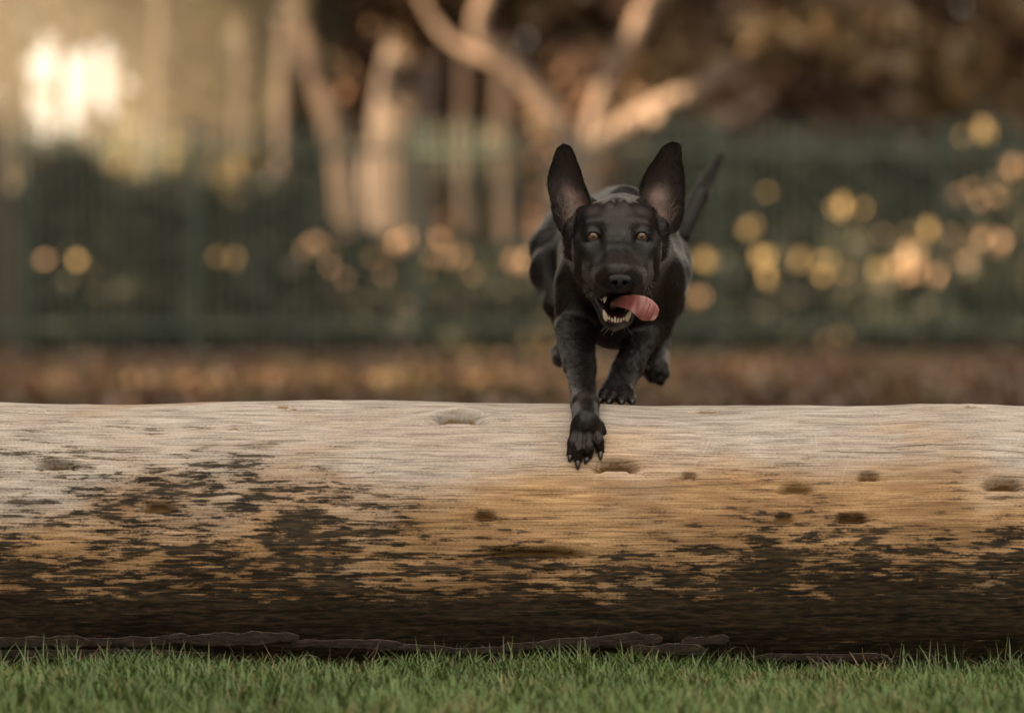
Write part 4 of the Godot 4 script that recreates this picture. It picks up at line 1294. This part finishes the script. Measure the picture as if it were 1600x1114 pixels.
func fur(s: Soup, root: Node3D) -> void:
	# short hair lying along the skin
	var hair := Soup.new()
	var g := RandomNumberGenerator.new(); g.seed = 66
	for k in 16:
		var a0 := g.randf_range(0, TAU); var r0 := sqrt(g.randf()) * 0.0060
		var o0 := Vector3(cos(a0) * r0, 0, sin(a0) * r0)
		var f0 := Vector3(g.randfn() * 0.17, 0, 1.0).normalized()
		var s0 := Vector3(f0.z, 0, -f0.x) * g.randf_range(0.00026, 0.00045)
		var l0 := g.randf_range(0.0045, 0.0080)
		var tilt := Vector3(g.randfn() * 0.15, 0, g.randfn() * 0.15)
		var tone := Color.WHITE * g.randf_range(0.4, 2.0)
		var q := hair.v.size()
		for w in [[-1.0, 0.0, -0.02], [1.0, 0.0, -0.02], [0.75, 0.55, 0.030], [-0.75, 0.55, 0.030], [0.0, 1.0, 0.035]]:
			hair.v.append(o0 + s0 * w[0] + f0 * l0 * w[1] + Vector3(0, l0 * w[2], 0))
			hair.n.append((Vector3.UP + tilt + s0.normalized() * w[0] * 0.55).normalized())
			hair.c.append(tone)
		hair.idx.append_array(PackedInt32Array([q, q + 1, q + 2, q, q + 2, q + 3, q + 3, q + 2, q + 4]))
	var m := mat(Color.WHITE, 0.33, true)
	m.metallic_specular = 0.43
	var buf := PackedFloat32Array()
	var acc := 0.0
	for t in range(0, s.idx.size(), 3):
		var a := s.v[s.idx[t]]; var b := s.v[s.idx[t + 1]]; var c := s.v[s.idx[t + 2]]
		var mid := (a + b + c) / 3.0 + root.position
		var area := (b - a).cross(c - a).length() * 0.5
		acc += area * 20000.0
		var h := (mid - HEAD) * 1000.0
		while acc > 1.0:
			acc -= 1.0
			var u := rng.randf(); var v := rng.randf()
			if u + v > 1.0: u = 1.0 - u; v = 1.0 - v
			var p := a + (b - a) * u + (c - a) * v
			var n := (s.n[s.idx[t]] + s.n[s.idx[t + 1]] + s.n[s.idx[t + 2]]).normalized()
			var col := s.c[s.idx[t]]
			if col.r > 0.04 and (col.r / maxf(col.b, 0.001) > 2.05 or rng.randf() < 0.45): continue
			if (Vector2(absf(h.x) - 35.0, h.y) / Vector2(1.3, 1.0)).length() < 9.5 and h.z > -24.0: continue
			# the hair runs back from the nose and down the body and legs
			var flow := Vector3(0, -0.9, -0.5)
			if h.y > -140.0 and h.z > -170.0 and absf(h.x) < 85.0:
				flow = Vector3(h.x * 0.012, 0.35 + h.y * 0.004, -1.0)
			flow += Vector3(rng.randfn(), rng.randfn(), rng.randfn()) * 0.08
			var f := flow - n * flow.dot(n)
			if f.length_squared() < 0.001: continue
			f = f.normalized()
			var sd := n.cross(f)
			var ln := rng.randf_range(0.85, 1.15)
			if p.y + root.position.y < 0.40 or (h.z > -60.0 and h.y > -140.0): ln *= 0.55
			if h.y > 8.0 and absf(h.x) > 40.0 and h.z > -110.0: ln *= 0.6
			push(buf, Basis(sd * ln, n * ln, f * ln), p + n * 0.0001, Color(0.0095, 0.0078, 0.0066) * rng.randf_range(0.4, 2.0) if col.r < 0.06 else col * rng.randf_range(0.7, 1.3))
	scatter("fur", hair.commit(), m, buf, root).set_meta("kind", "stuff")

func ball(c: Vector3, r: float, tone: Callable, rings_ := 20) -> ArrayMesh:
	# a sphere whose pole looks out along +z
	var s := Soup.new()
	var rings := []; var cols := []
	for i in range(1, rings_):
		var a := PI * i / rings_
		var ring := PackedVector3Array(); var cc := []
		for j in 24:
			var b := TAU * j / 24.0
			ring.append(c + Vector3(sin(a) * cos(b), sin(a) * sin(b), cos(a)) * r)
			cc.append(tone.call(a))
		rings.append(ring); cols.append(cc)
	loft(s, rings, cols)
	return s.commit()

func face(root: Node3D) -> void:
	var o := HEAD - root.position
	var mm := func(x: float, y: float, z: float) -> Vector3: return o + Vector3(x, y, z) * 0.001
	# ---- eyes
	var em := mat(Color.WHITE, 0.12, true)
	em.clearcoat_enabled = true; em.clearcoat = 0.25; em.clearcoat_roughness = 0.06
	for sx: float in [-1.0, 1.0]:
		var tone := func(a: float) -> Color:
			var d := rad_to_deg(a)
			if d < 17.0: return Color(0.004, 0.004, 0.004)
			if d < 38.0: return Color(0.14, 0.066, 0.032)
			if d < 44.0: return Color(0.025, 0.012, 0.007)
			return Color(0.012, 0.01, 0.009)
		var eye := put("eye", ball(Vector3.ZERO, 0.0112, tone, 40), em, root)
		eye.position = mm.call(sx * 34.8, 0.0, -17.0)
	# ---- nose leather
	var keep := [pt, pa, pb, p0, p1, pk, pm]
	pt = PackedInt32Array(); pa = PackedVector3Array(); pb = PackedVector3Array(); p0 = PackedFloat32Array(); p1 = PackedFloat32Array(); pk = PackedFloat32Array(); pm = PackedFloat32Array()
	hlump([0, -63, 97], [17, 9, 9], 4)
	hlump([0, -71, 96], [10, 8, 9], 6)
	for sx: float in [-1.0, 1.0]:
		hlump([sx * 10.5, -66, 96], [7.2, 7, 9], 4)
		hbone([sx * 6.4, -68, 109], [sx * 7.2, -67, 94], 3.2, 2.6, 2, true)
		hbone([sx * 8.5, -68, 107], [sx * 15.5, -70.5, 102], 2.5, 1.6, 2, true)
	hbone([0, -70, 108], [0, -80, 104], 0.9, 0.9, 1.5, true)
	var ns := Soup.new()
	nets(ns, hd(-24, -84, 78), hd(24, -48, 112), 0.0014, [], func(p: Vector3) -> Color: return Color(0.006, 0.0055, 0.0055) * (1.0 + 0.3 * noise.get_noise_3dv(p * 3000.0)))
	for i in ns.v.size(): ns.v[i] -= root.position
	pt = keep[0]; pa = keep[1]; pb = keep[2]; p0 = keep[3]; p1 = keep[4]; pk = keep[5]; pm = keep[6]
	var nm := mat(Color.WHITE, 0.42, true)
	nm.metallic_specular = 0.3
	nm.normal_enabled = true; nm.normal_texture = noise_texture(0.2, 256, 256, true, 5.0, 95); nm.normal_scale = 0.4
	nm.uv1_triplanar = true; nm.uv1_scale = Vector3.ONE * 30.0
	put("nose", ns.commit(), nm, root)
	# ---- tongue, flung out to one side
	var rows := [[-9, -98, -5, 8, 0.2, 0.9], [-6, -95, 28, 8, 0.2, 0.9], [4, -94, 54, 8.5, 0.22, 0.9], [19, -96, 68, 11.5, 0.30, 0.93], [31, -101, 74, 15.5, 0.34, 0.93], [41, -106, 73, 16, 0.38, 0.9], [48.5, -110, 70, 12.5, 0.42, 0.9], [52.5, -112, 68, 7.5, 0.42, 0.9], [54.5, -113, 67, 1.5, 0.42, 0.9]]
	var path := smooth_path(rows, 9)
	var rings := []; var cols := []
	for i in path.size():
		var q = path[i]
		var c: Vector3 = mm.call(q[0], q[1], q[2])
		var a := Vector3(q[4], q[5], -0.05).normalized()
		var nb = path[min(i + 1, path.size() - 1)]; var pb_ = path[max(i - 1, 0)]
		var along := Vector3(nb[0] - pb_[0], nb[1] - pb_[1], nb[2] - pb_[2]).normalized()
		var nrm := a.cross(along).normalized()
		var ring := PackedVector3Array(); var cc := []
		for j in 20:
			var an := TAU * j / 20.0
			var wv := 1.0 + 0.05 * noise.get_noise_2d(i * 9.0, j * 12.0)
			var groove := 2.0 * exp(-pow(cos(an) / 0.22, 2.0)) * (1.0 if sin(an) > 0.0 else 0.0)
			ring.append(c + a * cos(an) * q[3] * 0.001 * wv + nrm * (sin(an) * 1.9 - groove + 3.2 * sin(i * 0.16 + 0.8) * cos(an) * cos(an) + 0.9 * noise.get_noise_2d(i * 26.0, j * 7.0)) * 0.001)
			var n2 := 1.0 + 0.35 * noise.get_noise_2d(i * 26.0 + 300.0, j * 9.0)
			cc.append(Color(0.20, 0.068, 0.066) * n2)
		rings.append(ring); cols.append(cc)
	var ts := Soup.new()
	loft(ts, rings, cols)
	var tm := mat(Color.WHITE, 0.3, true)
	tm.clearcoat_enabled = true; tm.clearcoat = 0.35; tm.clearcoat_roughness = 0.25
	tm.subsurf_scatter_enabled = true; tm.subsurf_scatter_strength = 0.25
	tm.normal_enabled = true; tm.normal_texture = noise_texture(0.15, 256, 256, true, 5.0, 96); tm.normal_scale = 0.5
	tm.uv1_triplanar = true; tm.uv1_scale = Vector3(14, 40, 14)
	put("tongue", ts.commit(), tm, root)
	# ---- teeth
	var wm := mat(lin(0.40, 0.34, 0.26), 0.35)
	var tg := RandomNumberGenerator.new(); tg.seed = 12
	var teeth := []
	for sx: float in [-1.0, 1.0]:
		teeth.append([-3.0 + sx * 14.0, -121, 42, -2.0 + sx * 19.5, -106, 47, 4.2])
		for k in 3:
			teeth.append([-3.0 + sx * (2.2 + 4.0 * k), -123, 46 - k * 1.2, -3.0 + sx * (2.2 + 4.1 * k), -116.2 + k * 0.5 + tg.randf_range(-1.2, 1.2), 48.5 - k * 1.2, 2.1 + tg.randf_range(-0.3, 0.4)])
		for k in 3:
			teeth.append([-3.0 + sx * (17 + k * 1.8), -111 + k * 5.0, 24 - k * 12, -3.0 + sx * (17.5 + k * 1.8), -104 + k * 5.0, 25 - k * 12, 3.0])
	teeth.append([-19, -84, 50, -20.5, -96, 49, 3.2])
	for k in 2: teeth.append([-23.5 - k * 2, -86 + k * 2, 36 - k * 12, -24 - k * 2, -93 + k * 2, 36 - k * 12, 3.2])
	for t in teeth:
		var s2 := Soup.new()
		var a2: Vector3 = mm.call(t[0], t[1], t[2]); var b2: Vector3 = mm.call(t[3], t[4], t[5])
		tube(s2, [vec4(a2, t[6] * 0.001), vec4(a2.lerp(b2, 0.55), t[6] * 0.00082), vec4(b2, t[6] * 0.0002)], 8, 0.0, 3)
		put("tooth", s2.commit(), wm, root)
	# ---- whiskers
	var ws := Soup.new()
	var g := RandomNumberGenerator.new(); g.seed = 4
	for k in 46:
		var sx2 := -1.0 if g.randf() < 0.7 else 1.0
		var t2 := g.randf()
		var a3: Vector3 = mm.call(sx2 * lerpf(27, 45, t2), lerpf(-84, -66, t2) + g.randf_range(-7, 5), lerpf(48, -2, t2))
		if k > 30: a3 = mm.call(g.randf_range(-20, 14), g.randf_range(-132, -122), 38)
		var dir := Vector3(sx2 * g.randf_range(0.2, 1.0), g.randf_range(-1.0, 0.0), g.randf_range(-0.2, 0.6)).normalized()
		var ln := g.randf_range(0.006, 0.016)
		tube(ws, [vec4(a3, 0.00016), vec4(a3 + dir * ln * 0.5, 0.00014), vec4(a3 + dir * ln + Vector3(0, -0.002, 0), 0.00008)], 4, 0.0, 2)
	# pale hair inside the ears
	for k in 220:
		var sd2 := -1.0 if k % 2 else 1.0
		var e0: Vector3 = mm.call(sd2 * g.randf_range(58, 88), g.randf_range(20, 52), g.randf_range(-92, -74))
		var ed := Vector3(sd2 * g.randf_range(-0.2, 0.5), g.randf_range(0.3, 1.0), g.randf_range(0.1, 0.5)).normalized()
		var el := g.randf_range(0.006, 0.012)
		tube(ws, [vec4(e0, 0.00024), vec4(e0 + ed * el * 0.5, 0.0002), vec4(e0 + ed * el + Vector3(sd2 * 0.002, 0, 0.001), 0.0001)], 4, 0.0, 2)
	put("stray_hair", ws.commit(), mat(lin(0.20, 0.17, 0.15), 0.5), root).set_meta("kind", "stuff")
